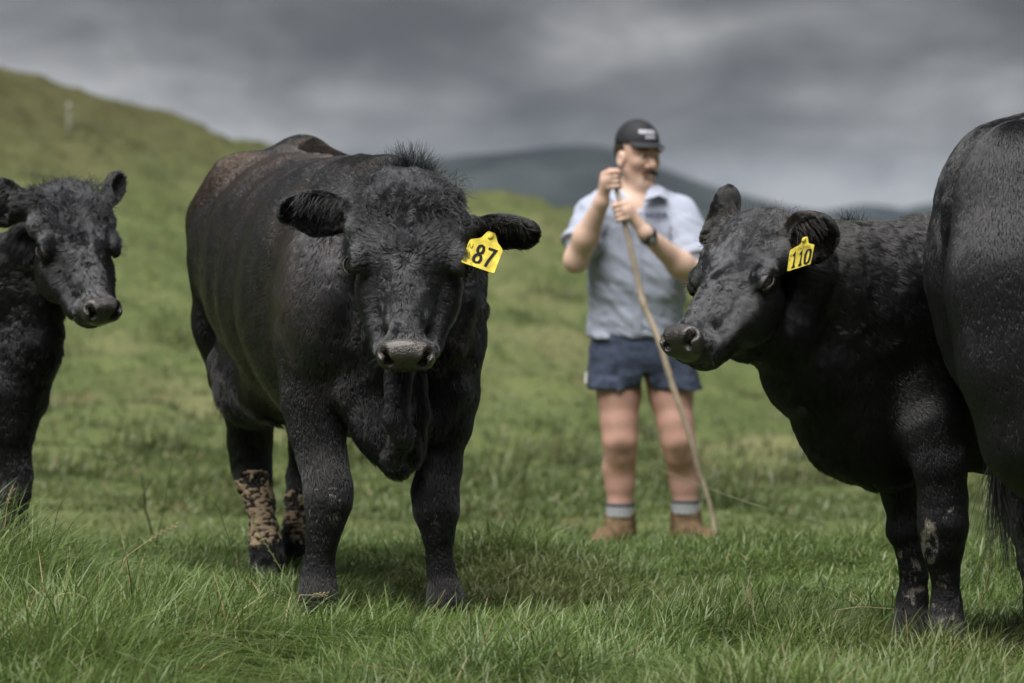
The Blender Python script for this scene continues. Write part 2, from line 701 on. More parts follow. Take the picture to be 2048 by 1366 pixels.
def ground(x, y, bumps=True):
    x, y = np.asarray(x, float), np.asarray(y, float)
    ys = np.maximum(y, 1.0)
    px = 1024 + FPX * x / np.maximum(ys, 12)
    yr = np.interp(px, RIDGE_PX, RIDGE_PY)
    s = np.clip((y - 15.4) / (RD - 15.4), 0, 1)
    g = ((s + 0.05) ** 0.65 - 0.05 ** 0.65) / (1.05 ** 0.65 - 0.05 ** 0.65)
    y0 = 440 + (CAMZ + 0.33) / 15.4 * FPX
    zh = CAMZ - ((y0 + (yr - y0) * g) - 440) / FPX * np.minimum(ys, RD)
    near = -0.05 - 0.28 * smoothstep(11.6, 14.8, y)
    near = near + 0.04 * np.exp(-((x + 1.62) / 0.55) ** 2 - ((y - 10.35) / 0.9) ** 2)
    near = near - 0.06 * np.exp(-((x + 0.2) / 0.7) ** 2 - ((y - 8.3) / 0.5) ** 2) * 0
    z = np.where(y > 15.4, zh, near)
    z = z - np.maximum(y - RD, 0) * 0.16 * smoothstep(RD, RD + 20, y)
    z = np.maximum(z, -42 + 0 * z)
    if bumps:
        p = np.stack([x, y, np.zeros_like(x)], -1)
        amp = 0.018 + 0.085 * smoothstep(16, 26, y) * (1 - smoothstep(RD, RD + 15, y))
        z = z + amp * (vnoise(p, 2.1, 4) + 0.7 * vnoise(p, 4.7, 8))
        z = z + 0.10 * smoothstep(18, 30, y) * (1 - smoothstep(RD, RD + 15, y)) * vnoise(p * np.array([1, 0.6, 1]), 0.55, 21)
    return z


rows = np.concatenate([np.linspace(-60, 4, 14), np.linspace(5, 7, 5), np.arange(7.2, 15.4, 0.06), np.arange(15.4, 64, 0.15),
                       np.geomspace(65, 14000, 40)])
cu_ = np.concatenate([[-2.2, -1.5, -1, -0.7, -0.45, -0.3, -0.23], np.arange(-0.19, 0.19, 0.0016), [0.2, 0.23, 0.3, 0.45, 0.7, 1, 1.5, 2.2]])
gx = cu_[None, :] * np.maximum(rows, 12)[:, None]
gy = np.repeat(rows[:, None], len(cu_), 1)
gz = ground(gx, gy)
nr, nc = gx.shape
ii = (np.arange(nr - 1)[:, None] * nc + np.arange(nc - 1)[None, :]).ravel()
gq = np.stack([ii, ii + 1, ii + nc + 1, ii + nc], 1)

m_ground, t, b = mat_new('pasture')
tcn = t.nodes.new('ShaderNodeTexCoord')


def gnoise(scale, detail=4, stretch=(1, 1, 1), rough=0.55):
    mp = t.nodes.new('ShaderNodeMapping')
    mp.inputs['Scale'].default_value = stretch
    t.links.new(tcn.outputs['Object'], mp.inputs[0])
    n = t.nodes.new('ShaderNodeTexNoise')
    n.inputs['Scale'].default_value = scale
    n.inputs['Detail'].default_value = detail
    n.inputs['Roughness'].default_value = rough
    t.links.new(mp.outputs[0], n.inputs['Vector'])
    return n.outputs['Fac']


def gmix(fac, a, b_):
    n = t.nodes.new('ShaderNodeMix')
    n.data_type = 'RGBA'
    t.links.new(fac, n.inputs[0])
    for k, v in ((6, a), (7, b_)):
        if isinstance(v, tuple):
            n.inputs[k].default_value = v + (1,)
        else:
            t.links.new(v, n.inputs[k])
    return n.outputs[2]


def gramp(fac, a, b_):
    n = t.nodes.new('ShaderNodeMapRange')
    n.inputs['From Min'].default_value = a
    n.inputs['From Max'].default_value = b_
    t.links.new(fac, n.inputs[0])
    return n.outputs[0]


c1 = gmix(gramp(gnoise(1.4, 4, (1, 0.45, 1)), 0.36, 0.64), (0.054, 0.074, 0.023), (0.090, 0.113, 0.040))
c2 = gmix(gramp(gnoise(0.55, 3, (1, 0.4, 1)), 0.50, 0.72), c1, (0.130, 0.130, 0.062))
c3 = gmix(gramp(gnoise(2.6, 4, (1, 0.4, 1)), 0.60, 0.74), c2, (0.030, 0.047, 0.012))
c4 = gmix(gramp(gnoise(0.9, 5, (1, 0.5, 1)), 0.62, 0.72), c3, (0.110, 0.088, 0.046))
# rank seeded grass, browner, high on the slope
sepz = t.nodes.new('ShaderNodeSeparateXYZ')
t.links.new(tcn.outputs['Object'], sepz.inputs[0])
addz = t.nodes.new('ShaderNodeMath')
addz.operation = 'MULTIPLY_ADD'
t.links.new(gnoise(0.35, 4), addz.inputs[0])
addz.inputs[1].default_value = 2.4
t.links.new(sepz.outputs['Z'], addz.inputs[2])
c5 = gmix(gramp(addz.outputs[0], 1.9, 4.2), c4, (0.056, 0.056, 0.022))
t.links.new(c5, b.inputs['Base Color'])
b.inputs['Roughness'].default_value = 0.8
b.inputs['Specular IOR Level'].default_value = 0.2
bp = t.nodes.new('ShaderNodeBump')
bp.inputs['Strength'].default_value = 0.8
bp.inputs['Distance'].default_value = 0.08
t.links.new(gnoise(9, 6), bp.inputs['Height'])
t.links.new(bp.outputs[0], b.inputs['Normal'])
me = np_mesh('ground', np.stack([gx, gy, gz], -1).reshape(-1, 3), gq)
tag(link('ground', me, m_ground), 'green grazed pasture rising to a grassy slope on the left', 'pasture', kind='structure')


# far mountain and low hills, real height fields kilometres away
def range_mesh(name, px, py, d0, depth, base, rough, seed, mat, label, cat):
    n = 220
    xs = np.linspace(px[0], px[-1], n)
    ridge = np.interp(xs, px, py)
    ker = np.exp(-np.linspace(-2, 2, 13) ** 2)
    ker /= ker.sum()
    ridge = np.convolve(np.pad(ridge, 6, mode='edge'), ker, 'valid')
    m = 50
    tt = np.linspace(-1, 1, m)
    X = ((xs - 1024) / FPX * d0)[None, :].repeat(m, 0)
    Y = (d0 + tt * depth)[:, None].repeat(n, 1)
    H = CAMZ + (440 - ridge) / FPX * d0
    prof = np.cos(tt * math.pi / 2) ** 0.9
    Z = base + (H - base)[None, :] * prof[:, None]
    p = np.stack([X, Y, 0 * X], -1)
    rg = 1 - np.abs(fbm(p, 1.0 / (depth * 0.45), 4, seed)) * 1.8
    Z = Z + (rg - 0.6) * rough * np.clip(1 - prof, 0.05, 1)[:, None]
    i = (np.arange(m - 1)[:, None] * n + np.arange(n - 1)[None, :]).ravel()
    q = np.stack([i, i + 1, i + n + 1, i + n], 1)
    return tag(link(name, np_mesh(name, np.stack([X, Y, Z], -1).reshape(-1, 3), q), mat), label, cat, kind='structure')


m_mount = mat_plain('scrub_with_haze_blue', (0.024, 0.029, 0.029), 0.95, 0.1, 0.8, 0.006, 0.0, stretch=(1, 0.4, 1))  # scrub colour pulled to blue-green, a little distance haze painted in
range_mesh('mountain', [420, 640, 780, 860, 930, 1000, 1050, 1090, 1140, 1190, 1235, 1290, 1350, 1420, 1500, 1570, 1640, 1900],
           [470, 395, 345, 322, 312, 308, 302, 296, 292, 293, 302, 328, 352, 378, 400, 424, 442, 470], 6000, 1500, -45, 75, 5, m_mount, 'dark blue grey mountain ridge behind the man in the cap', 'mountain')
range_mesh('hill', [1100, 1400, 1500, 1560, 1640, 1690, 1730, 1770, 1800, 1830, 1850, 1900, 2000, 2100, 2300],
           [440, 420, 408, 412, 424, 416, 408, 413, 424, 416, 408, 404, 398, 410, 440], 9000, 1500, -60, 30, 9, m_mount, 'low far hills on the horizon above the back of the calf', 'hill')

# the air between
haze_me = bpy.data.meshes.new('haze')
x0, x1, y0_, y1, z0, z1 = -9000, 9000, -80, 13500, -110, 190
vv = [(x0, y0_, z0), (x1, y0_, z0), (x1, y1, z0), (x0, y1, z0), (x0, y0_, z1), (x1, y0_, z1), (x1, y1, z1), (x0, y1, z1)]
haze_me.from_pydata(vv, [], [(0, 3, 2, 1), (4, 5, 6, 7), (0, 1, 5, 4), (1, 2, 6, 5), (2, 3, 7, 6), (3, 0, 4, 7)])
m_haze = bpy.data.materials.new('air')
m_haze.use_nodes = True
ht = m_haze.node_tree
ht.nodes.clear()
ho = ht.nodes.new('ShaderNodeOutputMaterial')
hv = ht.nodes.new('ShaderNodeVolumePrincipled')
hv.inputs['Color'].default_value = (0.50, 0.65, 0.88, 1)
hv.inputs['Density'].default_value = 0.000021
ht.links.new(hv.outputs[0], ho.inputs['Volume'])
tag(link('haze', haze_me, m_haze), 'thin pale haze in the air before the far mountain', 'haze', kind='stuff')

# ------------------------------------------------------------------ grass
m_grass = mat_grass('grass_blade')
HOOF_SPOTS = []


def blades(name, n, ylo, yhi, hw, h, w, lean, seed, spots=None, straw=0.02, ybias=1.0, pale=0.0, front=0.0, label=None):
    r = np.random.default_rng(seed)
    y = ylo + (yhi - ylo) * r.random(n) ** ybias
    x = (r.random(n) * 2 - 1) * (y * 0.150 + hw)
    if spots is not None:
        k = r.integers(0, len(spots), n)
        sp = np.array(spots)[k]
        x = sp[:, 0] + r.normal(0, 1, n) * sp[:, 2]
        y = sp[:, 1] + r.normal(0, 1, n) * sp[:, 2] * 1.2
    z0 = np.stack([x, y, 0 * x], -1)
    tus = np.clip(0.5 + 0.75 * fbm(z0, 1.9, 3, 31), 0, 1.15)                 # tussocky and grazed places
    keep = r.random(n) < 0.62 + 0.5 * tus
    keep_ = keep
    x, y, tus = x[keep], y[keep], tus[keep]
    n = len(x)
    pos = np.stack([x, y, ground(x, y) - 0.004], -1)
    p2 = np.stack([x, y, 0 * x], -1)
    left = np.exp(-((x + 1.45) / 0.42) ** 2 - ((y - 10.0) / 0.6) ** 2)
    hh = h * (1 if spots is None else sp[keep_][:, 3]) * (0.55 + 0.9 * r.random(n) ** 1.3) * (0.30 + 1.15 * tus ** 1.4 + 1.15 * left) * (1 + front * (0.45 * (1 - smoothstep(8.9, 9.5, y)) + -0.30 * smoothstep(11.2, 12.0, y) - 0.08 * smoothstep(9.3, 9.7, y) * (1 - smoothstep(10.8, 11.6, y))))
    ww = w * (0.6 + 0.7 * r.random(n))
    th = r.random(n) * 2 * math.pi
    wind = 0.7 * vnoise(p2, 2.3, 41)
    dirx = np.cos(th) + 0.55 + wind
    diry = np.sin(th) * 0.9 + 0.5 * vnoise(p2, 2.3, 43)
    dl = np.sqrt(dirx ** 2 + diry ** 2) + 1e-6
    dirx, diry = dirx / dl, diry / dl
    le = lean * (0.2 + 1.5 * r.random(n) ** 1.5)
    side = np.stack([-diry, dirx, 0 * dirx], -1)
    tw = r.normal(0, 0.8, n)
    side = side * np.cos(tw)[:, None] + np.stack([dirx, diry, 0 * dirx], -1) * np.sin(tw)[:, None]
    d = np.stack([dirx, diry, 0 * dirx], -1)
    V = np.empty((n, 9, 3))
    for k, (tt, wf) in enumerate(((0, 0.75), (0.35, 1.0), (0.62, 0.8), (0.85, 0.45))):
        c = pos + d * (hh * le * tt ** 2.0)[:, None] + np.array([0, 0, 1.0]) * (hh * tt * (1 - 0.42 * np.clip(le, 0, 1.6) * tt ** 1.6))[:, None]
        V[:, 2 * k] = c - side * (ww * wf * 0.5)[:, None]
        V[:, 2 * k + 1] = c + side * (ww * wf * 0.5)[:, None]
    V[:, 8] = pos + d * (hh * le)[:, None] + np.array([0, 0, 1.0]) * (hh * (1 - 0.42 * np.clip(le, 0, 1.6)))[:, None]
    base = np.arange(n)[:, None] * 9
    Q = np.concatenate([base + np.array([[0, 1, 3, 2]]), base + np.array([[2, 3, 5, 4]]), base + np.array([[4, 5, 7, 6]])])
    T = base + np.array([[6, 7, 8]])
    g1, g2, g3 = np.array([0.064, 0.110, 0.025]), np.array([0.138, 0.205, 0.053]), np.array([0.165, 0.218, 0.095])
    u = np.clip(0.5 + 0.45 * vnoise(p2, 3.1, 51) + r.normal(0, 0.28, n), 0, 1)[:, None]
    col = g1 + (g2 - g1) * u
    bl_ = (r.random(n) < 0.22)[:, None]
    col = np.where(bl_, g3 * (0.8 + 0.4 * r.random((n, 1))), col)
    yel = np.clip(vnoise(p2, 0.9, 57) * 1.4 - 0.25, 0, 1)[:, None] * 0.55
    col = col * (1 - yel) + np.array([0.150, 0.165, 0.060]) * yel
    col = col * (1 - 0.35 * pale) * (1 - pale) + np.array([0.100, 0.114, 0.054]) * pale
    rank = np.clip((pos[:, 2] + 1.2 * vnoise(p2, 0.5, 77) - 0.7) / 2.2, 0, 1)[:, None] * 0.6
    col = col * (1 - rank) + np.array([0.062, 0.056, 0.026]) * rank
    dry = (r.random(n) < straw * (1 + 3 * np.exp(-((x + 1.05) / 0.25) ** 2 - ((y - 8.9) / 0.4) ** 2)))[:, None]
    col = np.where(dry, np.array([0.34, 0.27, 0.15]) * (0.6 + 0.6 * r.random((n, 1))), col)
    me = np_mesh(name, V.reshape(-1, 3), Q, T, smooth=True)
    a = me.attributes.new('tint', 'FLOAT_COLOR', 'POINT')
    cc = np.concatenate([np.repeat(col, 9, 0), np.ones((n * 9, 1))], 1).astype(np.float32)
    a.data.foreach_set('color', cc.ravel())
    o = link(name, me, m_grass)
    return tag(o, label, 'grass', kind='stuff')


blades('grass', 225000, 7.6, 13.4, 0.18, 0.122, 0.0046, 1.3, 3, ybias=1.15, front=1.0, label='long sharp green grass round the feet of the cattle')
blades('grass', 70000, 12.4, 22.0, 0.3, 0.062, 0.0065, 0.9, 4, pale=0.25, ybias=1.3, label='short blurred grass round the boots of the man')
blades('grass', 60000, 17.0, 60.0, 0.6, 0.062, 0.016, 0.9, 5, ybias=1.3, pale=0.45, label='short grazed grass covering the slope behind the man')
tus_r = np.random.default_rng(77)
near_spots = [(-1.50, 9.95, .12, 1.5), (-1.36, 10.05, .12, 1.4), (-1.24, 9.9, .10, 1.35), (-1.08, 9.6, .13, 1.1), (-1.1, 8.95, .12, 1.0), (-.95, 9.2, .12, .9),
              (.62, 8.95, .10, 1.3), (.70, 9.1, .09, 1.2), (.40, 9.0, .14, .95), (-.35, 8.7, .14, .9), (.2, 8.6, .12, .9), (1.0, 8.9, .12, .95)]
blades('grass', 11000, 8, 13, 0, 0.125, 0.0046, 1.1, 6, near_spots, label='tall tussocks standing out of the nearest grass')
hill_spots = []
for _ in range(90):
    d_ = 17 + 36 * tus_r.random()
    hill_spots.append(((tus_r.random() * 2 - 1) * .16 * d_, d_, .10 + .12 * tus_r.random(), .6 + tus_r.random()))
for (px_, d_) in ((1480, 24.0), (1500, 24.4), (1600, 21.0), (1585, 21.5), (1230, 27), (1120, 22), (330, 21)):
    hill_spots.append(((px_ - 1024) / FPX * d_, d_, .16, 1.25))
blades('grass', 16000, 17, 60, 0, 0.17, 0.010, 0.9, 7, hill_spots, pale=0.6, label='pale blurred tussocks dotted over the slope behind')
# ------------------------------------------------------------------ cattle
m_hide = mat_plain('dark_hide', (0.010, 0.0095, 0.0095), 0.75, 0.25, 0.3, 40)
m_fur = mat_fur('black_fur')
m_nose = mat_plain('wet_nose', (0.040, 0.034, 0.032), 0.25, 0.6, 0.45, 45, 0.55, 260, coat=0.35)
m_nose_dark = mat_plain('wet_dark_nose', (0.022, 0.019, 0.019), 0.24, 0.6, 0.5, 40, 0.55, 240, coat=0.4)
m_eye = mat_plain('dark_eye', (0.006, 0.005, 0.005), 0.05, 0.6, 0.2, 30, coat=0.6)
m_lid = mat_plain('eyelid_skin', (0.016, 0.0145, 0.0145), 0.4, 0.5, 0.3, 90, 0.3, 300)
m_hoof = mat_plain('hoof_horn', (0.009, 0.008, 0.008), 0.65, 0.3, 0.4, 60, 0.3, 120)
m_nostril = mat_plain('nostril_dark', (0.004, 0.0035, 0.0035), 0.6, 0.2, 0.2, 40)


class Head:
    def __init__(self, P0, F, R, s, wr=1.0):
        self.P0, self.s, self.wr = np.asarray(P0, float), s, wr
        self.F = nrm(F)
        R = np.asarray(R, float)
        self.R = nrm(R - self.F * (R @ self.F))
        self.U = np.cross(self.F, self.R)

    def L(self, f, u, r):
        return self.P0 + self.s * (f * self.F + u * self.U + r * self.wr * self.R)

    def D(self, f, u, r):
        return f * self.F + u * self.U + r * self.R

    @property
    def axes(self):
        return (self.F, self.U, self.R)

    def add(self, bl, poll_len=0.03, face_len=0.012):
        s, L, w = self.s, self.L, self.wr
        fa = dict(head=1.0, len=face_len * 1.25, curl=1.05, lift=0.15, grey=3.6)
        po = dict(head=1.0, len=poll_len, curl=1.4, lift=0.4, grey=2.6)
        ck = dict(head=0.6, len=face_len * 1.25, curl=0.4, lift=0.18, grey=1.0, flow=self.D(-0.7, -0.5, 0))

        def E(f, u, r, rf, ru, rr, at, k=0.03):
            bl.ell(L(f, u, r), (rf * s, ru * s, rr * s * w), self.axes, k, at)

        def C(a, b, ra, rb, at, k=0.03, sq=1.0):
            bl.cap(L(*a), L(*b), ra * s, rb * s, k, (self.R, sq) if sq != 1 else None, at)

        E(.10, -.17, 0, .165, .165, .20, po, .04)
        E(.15, -.13, 0, .17, .13, .235, po, .04)
        E(.29, -.145, 0, .24, .14, .262, fa, .03)
        for q in (-1, 1):
            E(.235, -.135, .205 * q, .075, .075, .075, fa, .03)        # poll corners above the eyes
            E(.395, -.118, .205 * q, .090, .062, .060, fa, .012)         # brow
            E(.52, -.29, .140 * q, .22, .155, .095, ck, .025)           # cheek
            C((.52, -.245, .165 * q), (.86, -.21, .105 * q), .065, .055, ck, .02)
        C((.40, -.165, 0), (.72, -.15, 0), .15, .100, fa, .02, 1.32)
        C((.50, -.105, 0), (.90, -.105, 0), .098, .082, fa, .015, 1.1)
        C((.50, -.38, 0), (.86, -.285, 0), .11, .07, ck, .04, 1.2)
        E(.905, -.145, 0, .09, .115, .150, dict(fa, len=.006, head=1), .025)
        E(.94, -.19, 0, .055, .085, .128, dict(fa, len=.006), .015)
        E(.90, -.275, 0, .075, .055, .085, dict(ck, len=.010), .015)
        # mouth line
        for q in (-1, 1):
            bl.cap(L(.985, -.245, .02 * q), L(.80, -.235, .135 * q), .010 * s, .010 * s, .008, None, None, 's')
            # socket
            bl.ell(L(.445, -.155, .275 * q), (.052 * s, .048 * s, .05 * s), self.axes, .012, None, 's')
            # groove in front of the eye
            bl.cap(L(.50, -.135, .235 * q), L(.62, -.14, .20 * q), .012 * s, .008 * s, .02, None, None, 's')
        # seat for the nose pad
        bl.ell(L(1.00, -.09, 0), (.050 * s, .085 * s, .115 * s * w), self.axes, .012, None, 's')
        self.whorl = L(.47, -.02, 0)
        self.eyes = [L(.445, -.150, .238 * q) for q in (-1, 1)]

    def details(self, root, lash=True, pad=None, eye_u=.38, wide=1.0, eye_r=.238):
        """nose pad with nostrils, eyes with lids, as parts of the animal"""
        s, L = self.s, self.L
        nb = Blob()
        ax = self.axes
        nb.ell(L(.958, -.085, 0), (.054 * s, .088 * s, .118 * s * self.wr ** .4), ax, .01)
        nb.ell(L(.925, -.045, 0), (.050 * s, .060 * s, .122 * s * self.wr ** .4), ax, .02)
        nb.ell(L(.968, -.150, 0), (.045 * s, .070 * s, .082 * s * self.wr), ax, .02)
        for q in (-1, 1):
            nb.ell(L(.955, -.045, .075 * q), (.048 * s, .050 * s, .052 * s), ax, .015)
            nb.ell(L(.965, -.10, .085 * q), (.048 * s, .060 * s, .045 * s), ax, .02)
            nb.cap(L(.955, .005, .102 * q), L(1.00, -.060, .068 * q), .017 * s, .020 * s, .012, None, None, 's')
            nb.cap(L(.925, .01, .118 * q), L(.955, -.03, .105 * q), .010 * s, .015 * s, .012, None, None, 's')
            nb.cap(L(.985, -.075, .075 * q), L(.94, -.09, .06 * q), .020 * s, .014 * s, .01, None, None, 's')
        nb.build(0.0035, smooth_it=1)
        nose = nb.mesh('nose', pad or m_nose, root)
        for q in (-1, 1):
            hole = Blob()
            hole.cap(L(.945, -.03, .098 * q), L(.972, -.075, .070 * q), .012 * s, .015 * s, .01)
            hole.build(0.004).mesh('nostril', m_nostril, nose)
        for q in (-1, 1):
            c = L(.445, -.150, eye_r * q)
            r = .047 * s
            out = nrm(self.D(0.08, eye_u, .95 * q))          # the way the eye looks
            along = nrm(self.F - out * (self.F @ out))
            upv = nrm(np.cross(along, out)) * 1.0
            if upv @ self.U < 0:
                upv = -upv
            # eyeball
            V, Fq = [], []
            n, m = 14, 10
            for i in range(m + 1):
                ph = math.pi * i / m
                for j in range(n):
                    th = 2 * math.pi * j / n
                    V.append(c + r * (math.cos(ph) * out + math.sin(ph) * (math.cos(th) * along + math.sin(th) * upv)))
            for i in range(m):
                for j in range(n):
                    Fq.append((i * n + j, i * n + (j + 1) % n, (i + 1) * n + (j + 1) % n, (i + 1) * n + j))
            link('eye', py_mesh('eye', V, Fq), m_eye, root)
            # upper and lower lid: shells turning about the eye's long axis
            for (a0, a1, nm) in ((0.55 * wide, 1.75, 'upper_eyelid'), (-0.46 * wide, -1.7, 'lower_eyelid')):
                V, Fq = [], []
                n, m = 12, 7
                for lay, rr in ((0, 1.10), (1, 1.26)):
                    for i in range(m + 1):
                        a = a0 + (a1 - a0) * i / m
                        for j in range(n + 1):
                            th = -1.25 + 2.5 * j / n
                            slit = math.cos(th * 1.15)
                            aa = a * (0.25 + 0.75 * slit) if i == 0 else a
                            dv = math.cos(th) * (math.cos(aa) * out + math.sin(aa) * upv) + math.sin(th) * along
                            bulge = rr + (0.06 if i == 1 else 0)
                            V.append(c + r * bulge * dv)
                nn = n + 1
                off = (m + 1) * nn
                for i in range(m):
                    for j in range(n):
                        a = i * nn + j
                        Fq.append((a, a + 1, a + nn + 1, a + nn))
                        Fq.append((off + a + nn, off + a + nn + 1, off + a + 1, off + a))
                for j in range(n):
                    Fq.append((off + j, off + j + 1, j + 1, j))
                link(nm, py_mesh(nm, V, Fq), m_lid, root)
            if lash:
                nl = 34
                th = RNG.uniform(-0.95, 0.95, nl)
                aa = 0.55 * wide * np.cos(th * 1.15)
                rt = c + r * 1.24 * (np.cos(th)[:, None] * (np.cos(aa)[:, None] * out + np.sin(aa)[:, None] * upv) + np.sin(th)[:, None] * along)
                dd = out + 0.25 * upv * 0 + 0.5 * np.sin(th)[:, None] * along + RNG.normal(0, .12, (nl, 3)) + np.array([0, 0, -0.15])
                o = strands('eyelashes', rt, dd, 0.022, 0.0006, BLACK, m_fur, root, 4, 0.1, 0.3)
                o['kind'] = 'stuff'
        # whiskers
        nw = 60
        rr = RNG.uniform(-1, 1, nw)
        rt = np.array([L(.90 + .05 * RNG.random(), -.16 - .10 * RNG.random(), .13 * x) for x in rr])
        dd = self.D(.5, -.3, 0)[None] + rr[:, None] * self.R * 0.9 + RNG.normal(0, .25, (nw, 3))
        o = strands('whiskers', rt, dd, RNG.uniform(.02, .06, nw), 0.0003, BLACK * 3, m_fur, root, 5, 0.1, 0.5)
        o['kind'] = 'stuff'
        return nose


def clear_eyes(h, V):
    d = np.minimum(*[np.linalg.norm(V - e, axis=1) for e in h.eyes])
    return (d > .046 * h.s * 1.32).astype(float)


def ear(bl, base, tip, width, inner, thick=0.024, hair=0.011, brown=0.0, k=0.02):
    base, tip = np.asarray(base, float), np.asarray(tip, float)
    a = tip - base
    ln = np.linalg.norm(a)
    a = a / ln
    n = nrm(np.asarray(inner, float) - a * (np.asarray(inner, float) @ a))
    w = np.cross(a, n)
    at = dict(flow=a, len=hair, curl=0.5, lift=0.3, brown=brown)
    ax = (a, w, n)
    bl.cap(base - a * 0.03, base + a * ln * 0.35, width * 0.26, width * 0.36, k, None, at)
    bl.ell(base + a * ln * 0.50, (ln * 0.42, width * 0.5, thick), ax, 0.012, at)
    bl.ell(base + a * ln * 0.76, (ln * 0.26, width * 0.33, thick * .75), ax, 0.03, at)
    bl.ell(base + a * ln * 0.60 + n * thick * 1.15, (ln * 0.39, width * 0.39, thick * 1.45), ax, 0.008, None, 's')
    return dict(c=base + a * ln * .5, a=a, w=w, n=n, ln=ln, width=width)


def ear_hair(e, n, root, length=0.045, tint=BLACK):
    t = RNG.uniform(-0.35, 0.3, n)
    q = RNG.uniform(-1, 1, n)
    edge = RNG.choice([-1, 1], n)
    rt = e['c'] + e['a'] * (t * e['ln'])[:, None] + e['w'] * (edge * e['width'] * (.40 - .35 * RNG.random(n) ** 2))[:, None] + e['n'] * 0.004
    dd = e['a'] * 0.6 + e['n'] * 0.55 - e['w'] * (edge * 0.55)[:, None] + RNG.normal(0, .2, (n, 3))
    o = strands('ear_hair', rt, dd, length * RNG.uniform(.5, 1.1, n), 0.0006, tint, m_fur, root, 5, 0.2, 0.6)
    o['kind'] = 'stuff'


def hoof(root, px, py, d, r, fwd):
    """cloven hoof under the leg that ends at px, py"""
    c = P(px, py, d)
    g = float(ground(c[0], c[1]))
    fwd = nrm(np.array([fwd[0], fwd[1], 0]))
    sd = np.array([-fwd[1], fwd[0], 0])
    r = r * d / FPX * .86
    top = np.array([c[0], c[1], g + 0.055])
    hb = Blob()
    for q in (-1, 1):
        hb.cap(top + sd * q * r * .4, np.array([c[0], c[1], g + .015]) + sd * q * r * .5 + fwd * r * .55, r * .62, r * .62, 0.008)
        hb.cap(np.array([c[0], c[1], g + .02]) + sd * q * r * .45 - fwd * r * .3, np.array([c[0], c[1], g + .015]) + sd * q * r * .5 + fwd * r * .9, r * .55, r * .42, 0.01)
    hb.build(0.006, cut=[((0, 0, -1), -(g - 0.012))])
    hb.mesh('hoof', m_hoof, root)


def mud_islands(spots, p, cracks=True):
    """cracked dry mud: spots of (centre, radius, amount)"""
    out = np.zeros(len(p))
    crack = smoothstep(.05, .20, np.abs(vnoise(p * np.array([1, 1, 2.1]) + 0.012 * vnoise(p, 33, 77)[:, None], 58, 79))) if cracks else 1.0
    cell = vnoise(p * np.array([1, 1, 1.9]) + 0.01 * vnoise(p, 40, 75)[:, None], 58, 71) + 0.45 * vnoise(p, 110, 73)
    for (c, r, a) in spots:
        d = np.linalg.norm((p - c) / r, axis=1)
        out = np.maximum(out, (1 - smoothstep(0.65, 1.05, d)) * smoothstep(0.12 - a, 0.30 - a, cell) * crack)
    return out


m_mud = mat_plain('dry_mud', (0.31, 0.24, 0.165), 0.95, 0.1, 0.25, 60, 0.4, 200)


def mud_plates(bl, spots, root, off=.0048, thr=.42):
    """caked mud lying on the hair in cracked plates with real thickness"""
    m = mud_islands(spots, bl.V) > thr
    fq = m[bl.Q].sum(1) >= 3
    Q = bl.Q[fq]
    if len(Q) == 0:
        return
    u, inv = np.unique(Q.ravel(), return_inverse=True)
    q = inv.reshape(-1, 4)
    n = len(u)
    E = np.concatenate([q[:, [0, 1]], q[:, [1, 2]], q[:, [2, 3]], q[:, [3, 0]]])
    key = E[:, 0].astype(np.int64) * n + E[:, 1]
    rev = E[:, 1].astype(np.int64) * n + E[:, 0]
    bd = E[~np.isin(key, rev)]
    top = bl.V[u] + bl.N[u] * (off + .002 * vnoise(bl.V[u], 90, 4))[:, None]
    low = bl.V[u] - bl.N[u] * .004
    side = np.stack([bd[:, 1], bd[:, 0], bd[:, 0] + n, bd[:, 1] + n], 1)
    o = link('mud', np_mesh('mud', np.concatenate([top, low]), np.concatenate([q, side])), m_mud, root)
    o['kind'] = 'stuff'


# colours of dry yellow ear tags
m_tag = mat_plain('yellow_tag', (0.64, 0.52, 0.07), 0.55, 0.4, 0.34, 38, 0.15, 150)
m_ink = mat_plain('tag_ink', (0.010, 0.010, 0.014), 0.6, 0.3, 0.3, 60)

STROKES = {
    '8': [[(.5, .52), (.22, .62), (.16, .78), (.27, .95), (.5, 1.0), (.73, .95), (.84, .78), (.78, .62), (.5, .52), (.18, .40), (.08, .22), (.2, .05), (.5, 0), (.8, .05), (.92, .22), (.82, .40), (.5, .52)]],
    '7': [[(.08, .97), (.92, .97), (.70, .62), (.52, .32), (.42, 0)]],
    '1': [[(.22, .78), (.42, .88), (.52, 1.0), (.52, 0)], [(.2, .0), (.84, 0)]],
    '0': [[(.5, 1.0), (.2, .92), (.08, .68), (.08, .32), (.2, .08), (.5, 0), (.8, .08), (.92, .32), (.92, .68), (.8, .92), (.5, 1.0)]],
    '2': [[(.1, .78), (.2, .95), (.5, 1.0), (.8, .93), (.9, .75), (.8, .55), (.1, 0), (.92, 0)]],
    '4': [[(.7, 0), (.7, 1.0), (.08, .3), (.95, .3)]],
}


def stroke_mesh(lines, width, put):
    """flat ribbons along the lines, put maps (u, v, lift) to space"""
    V, F = [], []
    for li, ln in enumerate(lines):
        pts = np.array(ln, float)
        n = len(pts)
        b = len(V)
        for i in range(n):
            t0 = nrm(pts[i] - pts[i - 1]) if i else nrm(pts[1] - pts[0])
            t1 = nrm(pts[i + 1] - pts[i]) if i < n - 1 else t0
            t = nrm(t0 + t1)
            nn = np.array([-t[1], t[0]])
            k = width * 0.5 / max(0.55, float(t @ t1))
            for s in (-1, 1):
                q = pts[i] + nn * s * k
                V.append(put(q[0], q[1], 0.0006 + 0.00012 * li))
        for i in range(n - 1):
            F.append((b + 2 * i, b + 2 * i + 1, b + 2 * i + 3, b + 2 * i + 2))
    return V, F


def place_digit(ch, u0, v0, w, h):
    return [[(u0 + x * w, v0 + y * h) for x, y in ln] for ln in STROKES[ch]]


